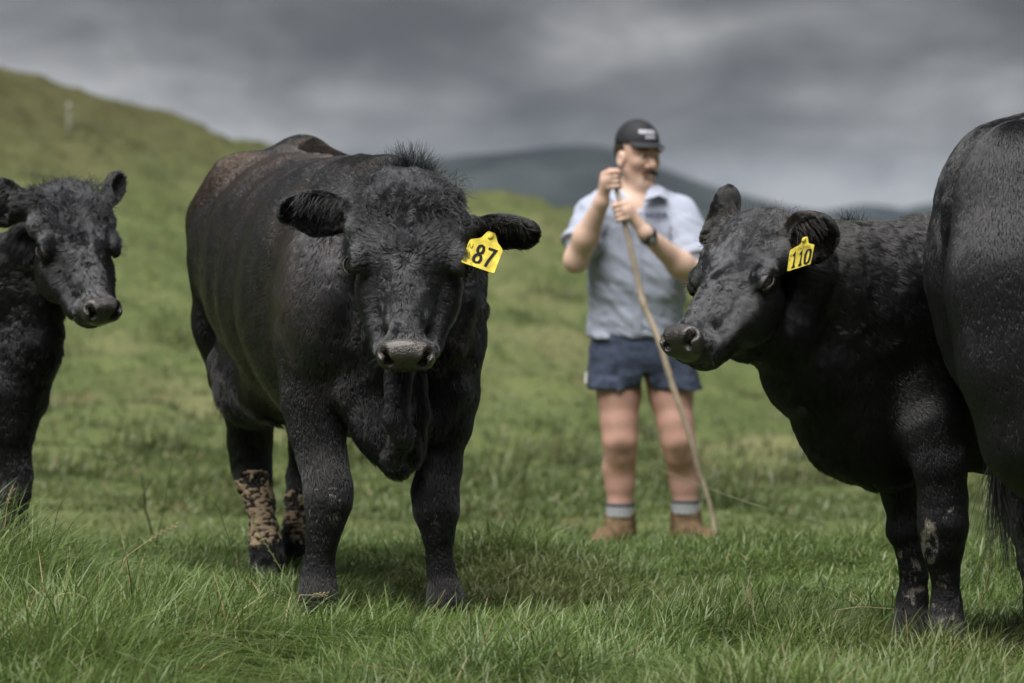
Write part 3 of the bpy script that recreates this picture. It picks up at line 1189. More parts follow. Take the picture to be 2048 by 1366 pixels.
def ear_tag(root, quad, outline, big, small, d, bend=0.0):
    """quad: pixel corners bottom-left, bottom-right, top-right, top-left of the writing field"""
    BL, BR, TR, TL = [np.array(P(q[0], q[1], d + q[2])) for q in quad]
    nrmv = nrm(np.cross(BR - BL, TL - BL))

    def put(u, v, lift):
        a = BL * (1 - u) + BR * u
        c = TL * (1 - u) + TR * u
        return a * (1 - v) + c * v + nrmv * (lift + bend * (u - .5) ** 2)
    ol = spline(outline + [outline[0]], 64)[:-1] if False else np.array(outline, float)
    # rounded corners
    pts = []
    n = len(ol)
    for i in range(n):
        a, b_, c = ol[i - 1], ol[i], ol[(i + 1) % n]
        for t in (0, .25, .5, .75, 1):
            p0 = b_ + (a - b_) * min(.45, 0.07 / (np.linalg.norm(a - b_) + 1e-6))
            p1 = b_ + (c - b_) * min(.45, 0.07 / (np.linalg.norm(c - b_) + 1e-6))
            pts.append((1 - t) ** 2 * p0 + 2 * t * (1 - t) * b_ + t * t * p1)
    m = len(pts)
    V = [put(p[0], p[1], 0.0) for p in pts] + [put(p[0], p[1], -0.0022) for p in pts]
    F = [tuple(range(m)), tuple(range(2 * m - 1, m - 1, -1))]
    for i in range(m):
        j = (i + 1) % m
        F.append((i, m + i, m + j, j))
    tg = link('ear_tag', py_mesh('ear_tag', V, F, False), m_tag, root)
    V, F = stroke_mesh(big[0], big[1], put)
    link('number', py_mesh('number', V, F, False), m_ink, tg)
    V, F = stroke_mesh(small[0], small[1], put)
    link('number', py_mesh('number', V, F, False), m_ink, tg)
    c = put(.51, 1.36, .0)
    V = [put(.51 + .085 * math.cos(a) * r_, 1.36 + .12 * math.sin(a) * r_, h_) for r_, h_ in ((1, .0), (1, .003), (.75, .005), (.3, .005)) for a in np.linspace(0, 2 * math.pi, 12, endpoint=False)]
    F = [(k * 12 + j, k * 12 + (j + 1) % 12, (k + 1) * 12 + (j + 1) % 12, (k + 1) * 12 + j) for k in range(3) for j in range(12)] + [tuple(36 + j for j in range(12))]
    link('tag_stud', py_mesh('tag_stud', V, F), m_tag, tg)
    return put, tg


Z = np.array([0, 0, 1.0])

# ---------- the bull facing the camera
bull = thing('bull', (P(760, 600, 10.4)[0], 10.4, 0), 'big black bull standing face on to the camera with yellow ear tag 87', 'bull')
bb = Blob()
torso = [(770, 650, 10.04, 145, 1.28), (757, 606, 10.08, 198, 1.35), (692, 592, 10.35, 203, 1.30), (652, 585, 10.7, 204, 1.24),
         (602, 542, 11.0, 187, 1.17), (560, 506, 11.25, 169, 1.16), (548, 490, 11.45, 150, 1.12)]
for (a, b_) in zip(torso[:-1], torso[1:]):
    A, B = P(*a[:3]), P(*b_[:3])
    bb.cap(A, B, a[3] * a[2] / FPX, b_[3] * b_[2] / FPX, 0.07, (Z, (a[4] + b_[4]) / 2),
           dict(flow=nrm(B - A) + np.array([-0.25, 0, -0.55]), len=0.021, brown=0.11, grey=3.0, lift=0.13, curl=0.16))
bb.ellp(604, 320, 11.45, 58, 40, 140, 0.07, dict(flow=(0, 1, -.2), len=.015))
bb.chain([(610, 318, 11.4, 38), (678, 352, 11.0, 40)], 0.06, attr=dict(len=.016, brown=.3))
bb.chain([(480, 372, 11.2, 62), (440, 440, 11.3, 62)], 0.06, attr=dict(len=.016, brown=.25))
# shoulders
bb.ellp(652, 610, 9.93, 98, 190, 150, 0.05, dict(flow=(-.2, .3, -1), len=.02, brown=.10, grey=3.2, curl=.3, lift=.15))
bb.ellp(873, 615, 9.93, 94, 190, 150, 0.05, dict(flow=(.2, .3, -1), len=.02, brown=.06, grey=2.0, curl=.3, lift=.15))
# neck and crest
bb.chain([(815, 480, 9.72, 100), (790, 530, 9.98, 165)], 0.035, attr=dict(flow=(0, .8, -.5), len=.024, curl=.45, lift=.2, brown=.05, grey=2.0))
bb.chain([(815, 385, 9.70, 40), (775, 380, 9.98, 56), (725, 400, 10.2, 80)], 0.05, attr=dict(flow=(-.3, .9, .1), len=.02, curl=.4, brown=.05))
bb.chain([(815, 560, 9.72, 85), (800, 680, 9.78, 76), (788, 750, 9.86, 62)], 0.04, attr=dict(flow=(0, 0, -1), len=.02))
for q in (-1, 1):                                        # folds of the neck beside the face
    x = 815 + q * 112 - 4
    bb.chain([(x + q * -4, 500, 9.84, 26), (x + q * 2, 600, 9.80, 26), (x - q * 18, 690, 9.77, 24), (x - q * 50, 738, 9.76, 18)], 0.016, attr=dict(flow=(0, .1, -1), len=.02, curl=.8))
    bb.chain([(x + q * 22, 470, 9.94, 24), (x + q * 26, 620, 9.88, 24), (x + q * 12, 730, 9.85, 22)], 0.018, attr=dict(flow=(0, .1, -1), len=.018, curl=.6))
# brisket and dewlap
bb.chain([(765, 765, 9.88, 102), (772, 862, 9.80, 52), (795, 926, 9.75, 30)], 0.05, attr=dict(flow=(0, 0, -1), len=.02))
bb.chain([(802, 715, 9.52, 26), (794, 790, 9.49, 21), (790, 838, 9.48, 23), (804, 866, 9.48, 22), (812, 880, 9.50, 15)], 0.006, attr=dict(flow=(0, 0, -1), len=.018, lift=.3))
bb.chain([(800, 884, 9.55, 21), (787, 910, 9.56, 21)], 0.007, attr=dict(flow=(0, 0, -1), len=.02))
bb.chain([(818, 880, 9.60, 20), (826, 918, 9.62, 17)], 0.008, attr=dict(flow=(0, 0, -1), len=.02))
bb.chain([(830, 750, 9.62, 18), (838, 830, 9.62, 19), (830, 900, 9.64, 18)], 0.008, attr=dict(flow=(0, 0, -1), len=.02))
bb.chain([(698, 785, 9.82, 42), (730, 850, 9.80, 30)], 0.03, attr=dict(flow=(.3, 0, -1), len=.024, curl=.8))
bb.chain([(905, 775, 9.82, 40), (866, 850, 9.80, 30)], 0.03, attr=dict(flow=(-.3, 0, -1), len=.024, curl=.8))
# fore legs
la = dict(len=.014, curl=.10, lift=.06)
bb.chain([(628, 690, 9.92, 80), (632, 800, 9.9, 66), (636, 860, 9.88, 55), (645, 920, 9.86, 47), (654, 970, 9.82, 46), (656, 1005, 9.8, 45), (650, 1050, 9.79, 35), (645, 1085, 9.79, 29), (640, 1125, 9.79, 27), (637, 1160, 9.79, 33), (636, 1195, 9.77, 36), (636, 1218, 9.76, 36)], 0.03, attr=la)
bb.chain([(893, 690, 9.92, 80), (897, 790, 9.9, 60), (893, 850, 9.88, 50), (880, 925, 9.86, 42), (871, 985, 9.83, 42), (872, 1025, 9.81, 40), (876, 1070, 9.8, 28), (879, 1115, 9.8, 22), (883, 1150, 9.8, 26), (889, 1185, 9.79, 31), (890, 1200, 9.77, 34), (891, 1218, 9.76, 35)], 0.03, attr=la)
# hind legs
hl = dict(len=.017, curl=.25, lift=.16)
bb.chain([(482, 520, 11.25, 98), (476, 650, 11.28, 86), (488, 745, 11.3, 68), (502, 820, 11.32, 50), (500, 880, 11.36, 40), (503, 930, 11.36, 36), (509, 965, 11.34, 30), (520, 1010, 11.28, 25), (527, 1055, 11.2, 22), (532, 1090, 11.14, 26), (535, 1118, 11.1, 35)], 0.035, attr=hl)
bb.chain([(610, 520, 11.3, 110), (615, 700, 11.3, 90), (610, 820, 11.5, 46), (604, 890, 11.62, 26), (598, 950, 11.64, 25), (594, 1000, 11.58, 21), (591, 1045, 11.52, 20), (589, 1075, 11.46, 24), (588, 1098, 11.42, 29)], 0.02, attr=dict(hl, len=.016))
bb.chain([(478, 730, 11.1, 46), (505, 775, 10.95, 50), (545, 785, 10.75, 42)], 0.09, attr=dict(flow=(.4, -.3, -.6), len=.045, curl=.5))
# tail down the far side
bb.chain([(590, 330, 11.55, 22), (566, 450, 11.7, 20), (560, 620, 11.72, 16), (556, 800, 11.7, 14)], 0.03, attr=dict(len=.03))

H = Head(P(820, 350, 9.46), (-0.012, -.36, -.93), (1, 0.02, -0.035), .518, 1.16)
H.add(bb, .030, .014)
eL = ear(bb, P(716, 436, 9.53), P(562, 416, 9.50), .135, (-.15, -1, -.15), thick=.026)
eR = ear(bb, P(926, 456, 9.55), P(1083, 474, 9.51), .125, (.1, -.85, -.75), thick=.026)
headbox = (P(690, 765, 9.18) - .01, P(945, 330, 9.6) + .01, 0.0046)


def bull_fold(p):
    d = p[:, 1]
    k = (1 - smoothstep(9.75, 10.15, d)) * smoothstep(0.72, 0.85, p[:, 2]) * (1 - smoothstep(1.12, 1.2, p[:, 2]))
    k = k * smoothstep(0.13, 0.17, np.abs(p[:, 0] + 0.275))
    w = vnoise(p * np.array([1, 1, 0.16]), 34, 5)
    ribs = 0.004 * np.sin(p[:, 1] * 62 + p[:, 2] * 10) * smoothstep(10.1, 10.4, d) * (1 - smoothstep(10.9, 11.2, d)) * (1 - smoothstep(1.0, 1.2, p[:, 2]))
    return 0.006 * w * k + 0.003 * vnoise(p, 14, 3) + .004 * vnoise(p, 6, 4)


bb.build(0.0115, [headbox, (P(440, 1110, 11.0) - .01, P(625, 930, 11.6) + .01, 0.0055)], 2, bull_fold)
bb.mesh('body', m_hide, bull, .004)


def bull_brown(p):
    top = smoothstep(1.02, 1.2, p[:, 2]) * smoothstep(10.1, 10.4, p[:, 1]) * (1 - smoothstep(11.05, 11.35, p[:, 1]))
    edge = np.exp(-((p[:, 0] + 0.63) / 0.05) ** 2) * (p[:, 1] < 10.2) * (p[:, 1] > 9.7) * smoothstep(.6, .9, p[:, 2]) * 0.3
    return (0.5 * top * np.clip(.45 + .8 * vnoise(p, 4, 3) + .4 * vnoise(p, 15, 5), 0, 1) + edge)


bull_mud = [(P(512, 985, 11.27), np.array([.095, .14, .085]), .42), (P(527, 1045, 11.15), np.array([.085, .14, .105]), .46),
            (P(588, 1020, 11.54), np.array([.05, .12, .095]), .22), (P(598, 1070, 11.44), np.array([.035, .09, .05]), .4),
            (P(650, 1010, 9.75), np.array([.07, .06, .07]), -.30), (P(872, 1030, 9.75), np.array([.06, .06, .06]), -.36),
            (P(480, 800, 11.0), np.array([.06, .1, .03]), -.22)]
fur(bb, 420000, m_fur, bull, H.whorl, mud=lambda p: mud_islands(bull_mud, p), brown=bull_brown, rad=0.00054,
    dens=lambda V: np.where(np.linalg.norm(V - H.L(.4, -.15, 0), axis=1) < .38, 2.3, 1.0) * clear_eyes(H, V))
H.details(bull, eye_u=.72)
mud_plates(bb, bull_mud[:4], bull)
ear_hair(eL, 420, bull, .055)
ear_hair(eR, 260, bull, .04)
nt_ = 620
xx = RNG.normal(818, 26, nt_)
rt = np.array([P(x, 338 + abs(x - 820) * .12 + 12 * RNG.random(), 9.70 + .03 * RNG.random()) for x in xx])
dd = np.stack([(xx - 815) / 60 + RNG.normal(0, .35, nt_), RNG.normal(-.05, .3, nt_), 1.0 + RNG.normal(0, .2, nt_)], 1)
o = strands('poll_tuft', rt, dd, RNG.uniform(.035, .10, nt_) * np.exp(-((xx - 815) / 60) ** 2 * .6), .0007, BLACK * 1.3, m_fur, bull, 7, .36, .12)
o['kind'] = 'stuff'
nt_ = 900
ff = RNG.uniform(-.02, .2, nt_)
rr_ = RNG.uniform(-.23, .23, nt_)
rt = np.array([H.L(f, -.005 - .9 * r * r - .25 * max(0, .1 - f) , r) for f, r in zip(ff, rr_)])
dd = (np.outer(ff - .10, H.F) * 4 + np.outer(rr_, H.R) * 4.5 + H.U * .35) + RNG.normal(0, .35, (nt_, 3))
o = strands('forelock', rt, dd, RNG.uniform(.03, .055, nt_), .0007, BLACK * 1.5, m_fur, bull, 7, .55, .6)
o['kind'] = 'stuff'
for (px, py, d, r) in ((637, 1200, 9.77, 40), (890, 1205, 9.77, 38), (535, 1122, 11.08, 35), (588, 1100, 11.42, 30)):
    hoof(bull, px, py, d, r, (-.1, -1))
put87, tg = ear_tag(bull, [(922, 524, -.065), (988, 547, -.035), (1006, 500, .02), (940, 478, -.02)],
                    [(0, 0), (1, 0), (1, 1.0), (.78, 1.22), (.62, 1.55), (.40, 1.55), (.28, 1.18), (0, 1.0)],
                    (place_digit('8', .27, .18, .25, .72) + place_digit('7', .57, .14, .27, .76), .085),
                    ([[(.04 + y * .11, .86 - x * .22) for x, y in ln] for ln in STROKES['2']] + [[(.05 + y * .10, .50 - x * .2) for x, y in ln] for ln in STROKES['1']], .018), 9.475)
# ---------- the calf on the right with ear tag 110
calf = thing('calf', (P(2050, 700, 9.4)[0], 9.4, 0), 'black calf in profile with its head turned, wearing yellow ear tag 110', 'calf')
cb = Blob()
ct = [(1752, 690, 9.32, 132, 1.5), (1838, 690, 9.36, 172, 1.44), (2080, 690, 9.44, 192, 1.34), (2360, 670, 9.52, 185, 1.3), (2520, 620, 9.58, 150, 1.2)]
for (a, b_) in zip(ct[:-1], ct[1:]):
    A, B = P(*a[:3]), P(*b_[:3])
    cb.cap(A, B, a[3] * a[2] / FPX, b_[3] * b_[2] / FPX, 0.05, (Z, (a[4] + b_[4]) / 2), dict(flow=(1, 0, -.55), len=.024, curl=.25, lift=.18))
cb.chain([(1600, 552, 9.10, 92), (1690, 590, 9.2, 136), (1800, 620, 9.3, 165)], 0.04, (Z, 1.05), dict(flow=(.8, 0, -.7), len=.028, curl=.45, lift=.22))
cb.chain([(1490, 655, 9.0, 62), (1560, 660, 9.06, 66), (1620, 740, 9.14, 84), (1690, 820, 9.2, 92)], 0.05, attr=dict(flow=(.3, 0, -1), len=.026, curl=.4, lift=.22))
cb.chain([(1655, 840, 9.18, 58), (1690, 885, 9.2, 56), (1765, 905, 9.26, 66)], 0.05, attr=dict(flow=(.5, 0, -.8), len=.026, curl=.5))
cb.chain([(1634, 868, 9.17, 22), (1642, 892, 9.17, 14)], 0.04, attr=dict(flow=(0, 0, -1), len=.06, curl=.4))
cb.ellp(1795, 730, 9.21, 100, 200, 78, 0.14, dict(flow=(.5, 0, -1), len=.02, curl=.15, lift=.12))
cb.ellp(1730, 690, 9.15, 48, 62, 50, 0.12, dict(flow=(.15, 0, -1), len=.018, curl=.12, lift=.08))
cl_ = dict(len=.014, curl=.10, lift=.06)
cb.chain([(1800, 640, 9.26, 84), (1838, 760, 9.2, 84), (1862, 850, 9.13, 66)], 0.05, attr=dict(flow=(.85, 0, -.6), len=.018, curl=.12, lift=.08))
cb.chain([(1862, 850, 9.13, 66), (1880, 930, 9.1, 51), (1886, 1000, 9.1, 46), (1886, 1050, 9.09, 46), (1886, 1100, 9.09, 37), (1891, 1150, 9.09, 25), (1893, 1200, 9.09, 26), (1894, 1240, 9.08, 31), (1894, 1275, 9.06, 33), (1894, 1298, 9.05, 34)], 0.03, attr=cl_)
cb.chain([(1810, 860, 9.3, 66), (1802, 940, 9.3, 42), (1803, 990, 9.3, 34), (1808, 1060, 9.3, 31), (1821, 1105, 9.3, 26), (1826, 1145, 9.3, 24), (1825, 1195, 9.3, 27), (1822, 1240, 9.29, 31), (1822, 1262, 9.27, 33), (1822, 1280, 9.26, 33)], 0.03, attr=cl_)
cb.chain([(2490, 640, 9.42, 130), (2480, 780, 9.42, 110), (2520, 900, 9.44, 60), (2560, 960, 9.44, 40), (2545, 1080, 9.42, 30), (2540, 1200, 9.4, 34), (2535, 1250, 9.4, 36)], 0.05, attr=cl_)
cb.chain([(2500, 640, 9.74, 120), (2500, 780, 9.76, 100), (2560, 900, 9.78, 58), (2600, 950, 9.78, 40), (2585, 1080, 9.76, 30), (2580, 1190, 9.74, 36)], 0.05, attr=cl_)
cb.chain([(2640, 470, 9.62, 24), (2690, 560, 9.64, 20), (2700, 760, 9.64, 15), (2700, 950, 9.64, 22)], 0.03, attr=dict(len=.05))
HC = Head(P(1506, 422, 9.02), (-.208, -.222, -.302), (.735, -.66, .135), .445, 1.15)
HC.add(cb, .030, .012)
e1 = ear(cb, P(1560, 494, 8.95), P(1672, 458, 8.90), .140, (.05, -1, -.15), thick=.026, brown=.12)
e2 = ear(cb, P(1428, 456, 9.20), P(1466, 380, 9.26), .098, (-.5, .6, .2), thick=.024, brown=.1)


def calf_fold(p):
    u = p[:, 0]
    k = smoothstep(.70, .78, u) * (1 - smoothstep(1.10, 1.25, u)) * smoothstep(.62, .82, p[:, 2])
    th = vnoise(p * np.array([1, 1, 0.16]) + 0.03 * vnoise(p, 5, 33)[:, None], 21, 9)
    bend = np.sin((u + 0.20 * (p[:, 2] - 0.9)) * 190 + 2.2 * vnoise(p, 6, 2))
    return (0.0034 * th + 0.0004 * bend) * k + 0.0025 * vnoise(p, 14, 3)


cb.build(0.0115, [(P(1335, 750, 8.78) - .02, P(1570, 395, 9.14) + .02, 0.0044), (P(1780, 1240, 9.0) - .01, P(1935, 1000, 9.35) + .01, 0.006)], 2, calf_fold)
cb.mesh('body', m_hide, calf, .004)
calf_mud = [(P(1855, 1085, 9.03), np.array([.032, .08, .08]), .30), (P(1828, 1160, 9.24), np.array([.05, .08, .075]), .02),
            (P(1892, 1200, 9.04), np.array([.05, .06, .08]), -.04), (P(1888, 1010, 9.04), np.array([.03, .06, .05]), -.2),
            (P(1795, 1110, 9.24), np.array([.02, .06, .04]), .0)]
fur(cb, 360000, m_fur, calf, HC.whorl, mud=lambda p: mud_islands(calf_mud, p, False), rad=0.00054,
    dens=lambda V: np.where(np.linalg.norm(V - HC.L(.4, -.15, 0), axis=1) < .34, 2.3, 1.0) * clear_eyes(HC, V) * np.where(V[:, 0] > 1.25, .15, 1))
HC.details(calf, pad=m_nose_dark, eye_u=.30, wide=.66, eye_r=.226)
ear_hair(e1, 420, calf, .04, BLACK * 2 + BROWN * .2)
ear_hair(e2, 160, calf, .03)
nt_ = 1100
ff = RNG.uniform(-.03, .22, nt_)
rr_ = RNG.uniform(-.22, .22, nt_)
rt = np.array([HC.L(f, -.01 - .9 * r * r - .25 * max(0, .1 - f), r) for f, r in zip(ff, rr_)])
dd = (np.outer(ff - .02, HC.F) * 4 + np.outer(rr_, HC.R) * 3.5 + HC.U * .35) + RNG.normal(0, .35, (nt_, 3))
o = strands('forelock', rt, dd, RNG.uniform(.025, .05, nt_), .0007, BLACK * 3 + BROWN * .3, m_fur, calf, 7, .6, .7)
o['kind'] = 'stuff'
nt_ = 130
xx = RNG.normal(1700, 16, nt_)
rt = np.array([P(x, 452, 9.2) for x in xx])
dd = np.stack([RNG.normal(-.1, .5, nt_), RNG.normal(0, .3, nt_), 1 + RNG.normal(0, .2, nt_)], 1)
o = strands('mane_tuft', rt, dd, RNG.uniform(.015, .06, nt_), .0006, BLACK, m_fur, calf, 6, .4, .2)
o['kind'] = 'stuff'
for (px, py, d, r) in ((1894, 1275, 9.06, 33), (1822, 1262, 9.27, 32), (2535, 1250, 9.4, 34), (2580, 1230, 9.72, 34)):
    hoof(calf, px, py, d, r, (-1, -.25))
put110, tg = ear_tag(calf, [(1574, 543, 0), (1621, 528, -.01), (1629, 489, -.01), (1580, 500, 0)],
                     [(0, 0), (1, 0), (1, 1), (.74, 1.13), (.64, 1.50), (.50, 1.50), (.40, 1.16), (0, 1.0)],
                     (place_digit('1', .12, .12, .24, .70) + place_digit('1', .40, .12, .24, .70) + place_digit('0', .68, .10, .25, .72), .095),
                     (sum([place_digit(c, .34 + i * .085, .90, .06, .14) for i, c in enumerate('247102')], []) +
                      [[(.03 + y * .07, .80 - i * .22 - x * .14) for x, y in ln] for i, c in enumerate('21') for ln in STROKES[c]], .014), 8.86)

# ---------- the young calf cut off by the left edge
young = thing('calf', (P(-300, 700, 11.2)[0], 11.2, 0), 'small shaggy black calf without a tag, half out of view beside the tussock', 'calf')
yb = Blob()
yt = [(-40, 690, 11.05, 120, 1.35), (-170, 680, 11.25, 150, 1.3), (-420, 660, 11.6, 155, 1.25), (-600, 620, 11.85, 125, 1.15)]
for (a, b_) in zip(yt[:-1], yt[1:]):
    A, B = P(*a[:3]), P(*b_[:3])
    yb.cap(A, B, a[3] * a[2] / FPX, b_[3] * b_[2] / FPX, 0.05, (Z, (a[4] + b_[4]) / 2), dict(flow=(-1, .3, -.6), len=.03, curl=.5, lift=.3))
yb.chain([(88, 505, 10.86, 72), (30, 570, 10.95, 92), (-60, 630, 11.05, 125)], 0.04, attr=dict(flow=(-.6, .2, -.8), len=.034, curl=.8, lift=.35))
yb.chain([(80, 590, 10.86, 48), (50, 690, 10.9, 62), (22, 790, 10.92, 66)], 0.05, attr=dict(flow=(0, 0, -1), len=.034, curl=.8, lift=.4))
yl = dict(len=.018, curl=.5, lift=.35)
yb.chain([(8, 780, 10.9, 70), (14, 850, 10.9, 52), (24, 910, 10.9, 34), (28, 950, 10.9, 32), (29, 990, 10.88, 26), (30, 1030, 10.88, 21), (30, 1075, 10.88, 27), (30, 1092, 10.86, 30)], 0.03, attr=yl)
yb.chain([(-70, 800, 11.2, 70), (-75, 880, 11.2, 45), (-75, 960, 11.2, 33), (-75, 1040, 11.2, 23), (-75, 1090, 11.18, 30)], 0.03, attr=yl)
yb.chain([(-560, 650, 11.7, 100), (-560, 800, 11.7, 70), (-590, 900, 11.75, 36), (-580, 1040, 11.7, 26), (-575, 1090, 11.7, 30)], 0.04, attr=yl)
yb.chain([(-600, 650, 12.0, 100), (-600, 800, 12.0, 70), (-630, 890, 12.05, 36), (-620, 1020, 12.0, 26), (-615, 1070, 12.0, 30)], 0.04, attr=yl)
yb.chain([(-690, 580, 11.95, 24), (-720, 680, 12.0, 16), (-720, 850, 12.0, 20)], 0.03, attr=dict(len=.05))
HY = Head(P(141, 368, 10.74), (.115, -.16, -.335), (.868, .49, -.07), .44, 1.14)
HY.add(yb, .034, .015)
e3 = ear(yb, P(58, 412, 10.72), P(-55, 398, 10.74), .150, (.1, -1, -.3), thick=.026, hair=.02)
e4 = ear(yb, P(212, 408, 10.82), P(243, 352, 10.92), .085, (.75, -.35, .2), thick=.022)
yb.build(0.0125, [(P(55, 660, 10.52) - .02, P(240, 350, 10.86) + .02, 0.005)], 1, lambda p: .003 * vnoise(p, 14, 3))
yb.mesh('body', m_hide, young, .004)
fur(yb, 130000, m_fur, young, HY.whorl, rad=0.0007, dens=lambda V: np.where(np.linalg.norm(V - HY.L(.4, -.15, 0), axis=1) < .34, 1.8, 1.0) * clear_eyes(HY, V))
HY.details(young, pad=m_nose_dark, wide=.7, eye_r=.228)
ear_hair(e3, 420, young, .06)
nt_ = 1100
ff = RNG.uniform(-.05, .22, nt_)
rr_ = RNG.uniform(-.23, .23, nt_)
rt = np.array([HY.L(f, -.01 - .9 * r * r - .25 * max(0, .1 - f), r) for f, r in zip(ff, rr_)])
dd = (np.outer(ff - .04, HY.F) * 4 + np.outer(rr_, HY.R) * 3.5 + HY.U * .4) + RNG.normal(0, .4, (nt_, 3))
o = strands('forelock', rt, dd, RNG.uniform(.025, .05, nt_), .0008, BLACK * 1.3, m_fur, young, 7, .6, .6)
o['kind'] = 'stuff'
for (px, py, d, r) in ((30, 1092, 10.86, 28), (-75, 1090, 11.18, 28), (-575, 1090, 11.7, 28), (-615, 1070, 12.0, 28)):
    hoof(young, px, py, d, r, (.5, -.9))

# ---------- the big one whose rump fills the right edge
cow = thing('cow', (P(2500, 600, 9.0)[0], 8.95, 0), 'large black cow standing rump towards us at the right edge with its tail tucked in', 'cow')
rb = Blob()
rt_ = [(2125, 470, 8.78, 205, 1.27), (2400, 470, 8.86, 238, 1.25), (2800, 500, 9.06, 250, 1.2), (3050, 520, 9.2, 215, 1.25), (3230, 470, 9.3, 120, 1.2)]
ca = dict(flow=(-.75, 0, -.8), len=.019, curl=.08, lift=.06, grey=1.0)
for (a, b_) in zip(rt_[:-1], rt_[1:]):
    A, B = P(*a[:3]), P(*b_[:3])
    rb.cap(A, B, a[3] * a[2] / FPX, b_[3] * b_[2] / FPX, 0.05, (Z, (a[4] + b_[4]) / 2), dict(ca))
tb = dict(flow=(.15, 0, -1), len=.018, curl=.08, lift=.06, grey=1.0)
rb.chain([(2088, 420, 8.66, 190), (2085, 560, 8.60, 196), (2100, 700, 8.58, 184), (2122, 850, 8.57, 160), (2190, 965, 8.57, 112), (2260, 1040, 8.6, 62), (2275, 1150, 8.6, 38), (2262, 1260, 8.56, 38), (2255, 1310, 8.54, 42)], 0.03, ((0, 1, 0), .72), tb)
rb.chain([(2062, 420, 8.98, 190), (2048, 540, 8.98, 196), (2066, 660, 8.98, 180), (2078, 790, 8.98, 128), (2060, 890, 9.0, 60), (2038, 955, 9.0, 34), (2046, 1040, 8.98, 30), (2066, 1130, 8.95, 28), (2082, 1200, 8.93, 33), (2082, 1275, 8.9, 38)], 0.03, ((0, 1, 0), .72), dict(tb, curl=.2))
rb.ellp(2130, 285, 9.0, 100, 70, 90, 0.06, dict(flow=(-1, 0, -.4), len=.014, curl=.1))
# tail along the cleft of the rump and between the legs
tl = dict(flow=(0, 0, -1), len=.014, curl=.1, lift=.2)
rb.chain([(2030, 262, 8.86, 20), (1985, 280, 8.84, 15), (1945, 312, 8.83, 13), (1915, 350, 8.82, 12), (1900, 400, 8.81, 11), (1896, 460, 8.81, 11), (1898, 530, 8.81, 11), (1905, 610, 8.80, 11), (1924, 700, 8.78, 11), (1952, 800, 8.80, 11), (1980, 880, 8.82, 11), (1996, 950, 8.83, 10)], 0.012, attr=tl)
rb.chain([(3000, 700, 9.0, 140), (3010, 900, 9.0, 75), (3010, 1060, 9.0, 45), (3010, 1200, 9.0, 38), (3010, 1270, 8.98, 44)], 0.05, attr=tb)
rb.chain([(3030, 700, 9.35, 130), (3040, 900, 9.35, 70), (3040, 1050, 9.35, 44), (3040, 1170, 9.35, 38), (3040, 1240, 9.33, 44)], 0.05, attr=tb)
HR = Head(P(3420, 330, 9.4), (.30, .08, -.36), (.25, -.95, 0), .5, 1)
HR.add(rb, .03, .012)
rb.chain([(3200, 470, 9.3, 130), (3400, 390, 9.4, 95)], 0.06, attr=ca)
ear(rb, P(3400, 380, 9.26), P(3380, 400, 9.05), .1, (.6, -.3, -.4))
ear(rb, P(3420, 380, 9.54), P(3400, 400, 9.75), .1, (.6, .3, -.4))
rb.build(0.013, (), 5, lambda p: .003 * vnoise(p, 9, 3) + .015 * vnoise(p, 3.6, 6) + .004 * vnoise(p * np.array([1, 1, .5]), 11, 8))
rb.mesh('body', m_hide, cow, .004)
cow_mud = [(P(2040, 1130, 8.93), np.array([.06, .08, .09]), .25), (P(2035, 1060, 8.93), np.array([.04, .08, .05]), -.1)]
fur(rb, 230000, m_fur, cow, HR.whorl, mud=lambda p: mud_islands(cow_mud, p), rad=0.00056)
HR.details(cow, False)
nt_ = 260
rt = P(1996, 945, 8.83) + RNG.normal(0, .008, (nt_, 3)) + np.outer(RNG.random(nt_), P(1985, 860, 8.82) - P(1996, 945, 8.83)) * .8
dd = np.stack([RNG.normal(.10, .12, nt_), RNG.normal(-.05, .08, nt_), -np.ones(nt_)], 1)
o = strands('tail_switch', rt, dd, RNG.uniform(.16, .36, nt_), .0007, BLACK, m_fur, cow, 9, .16, .2)
o['kind'] = 'stuff'
for (px, py, d, r) in ((2255, 1310, 8.54, 42), (2082, 1275, 8.9, 38), (3010, 1270, 8.98, 42), (3040, 1240, 9.33, 42)):
    hoof(cow, px, py, d, r, (1, .2))
# ------------------------------------------------------------------ the stockman and his stick
def mat_skin(name, col):
    m, t, b = mat_new(name)
    c = t.nodes.new('ShaderNodeTexCoord')
    n = t.nodes.new('ShaderNodeTexNoise')
    n.inputs['Scale'].default_value = 14
    n.inputs['Detail'].default_value = 5
    t.links.new(c.outputs['Object'], n.inputs['Vector'])
    r = t.nodes.new('ShaderNodeValToRGB')
    r.color_ramp.elements[0].position = .3
    r.color_ramp.elements[1].position = .7
    r.color_ramp.elements[0].color = (col[0] * .92, col[1] * .82, col[2] * .80, 1)
    r.color_ramp.elements[1].color = (min(1, col[0] * 1.06), col[1] * 1.08, col[2] * 1.1, 1)
    t.links.new(n.outputs['Fac'], r.inputs[0])
    a_ = t.nodes.new('ShaderNodeAttribute')
    a_.attribute_name = 'tint'
    t.links.new(a_.outputs['Color'], b.inputs['Base Color'])
    b.inputs['Subsurface Weight'].default_value = 0.12
    b.inputs['Subsurface Radius'].default_value = (0.012, 0.005, 0.003)
    b.inputs['Subsurface Scale'].default_value = 1.0
    b.inputs['Roughness'].default_value = 0.5
    b.inputs['Specular IOR Level'].default_value = 0.4
    return m


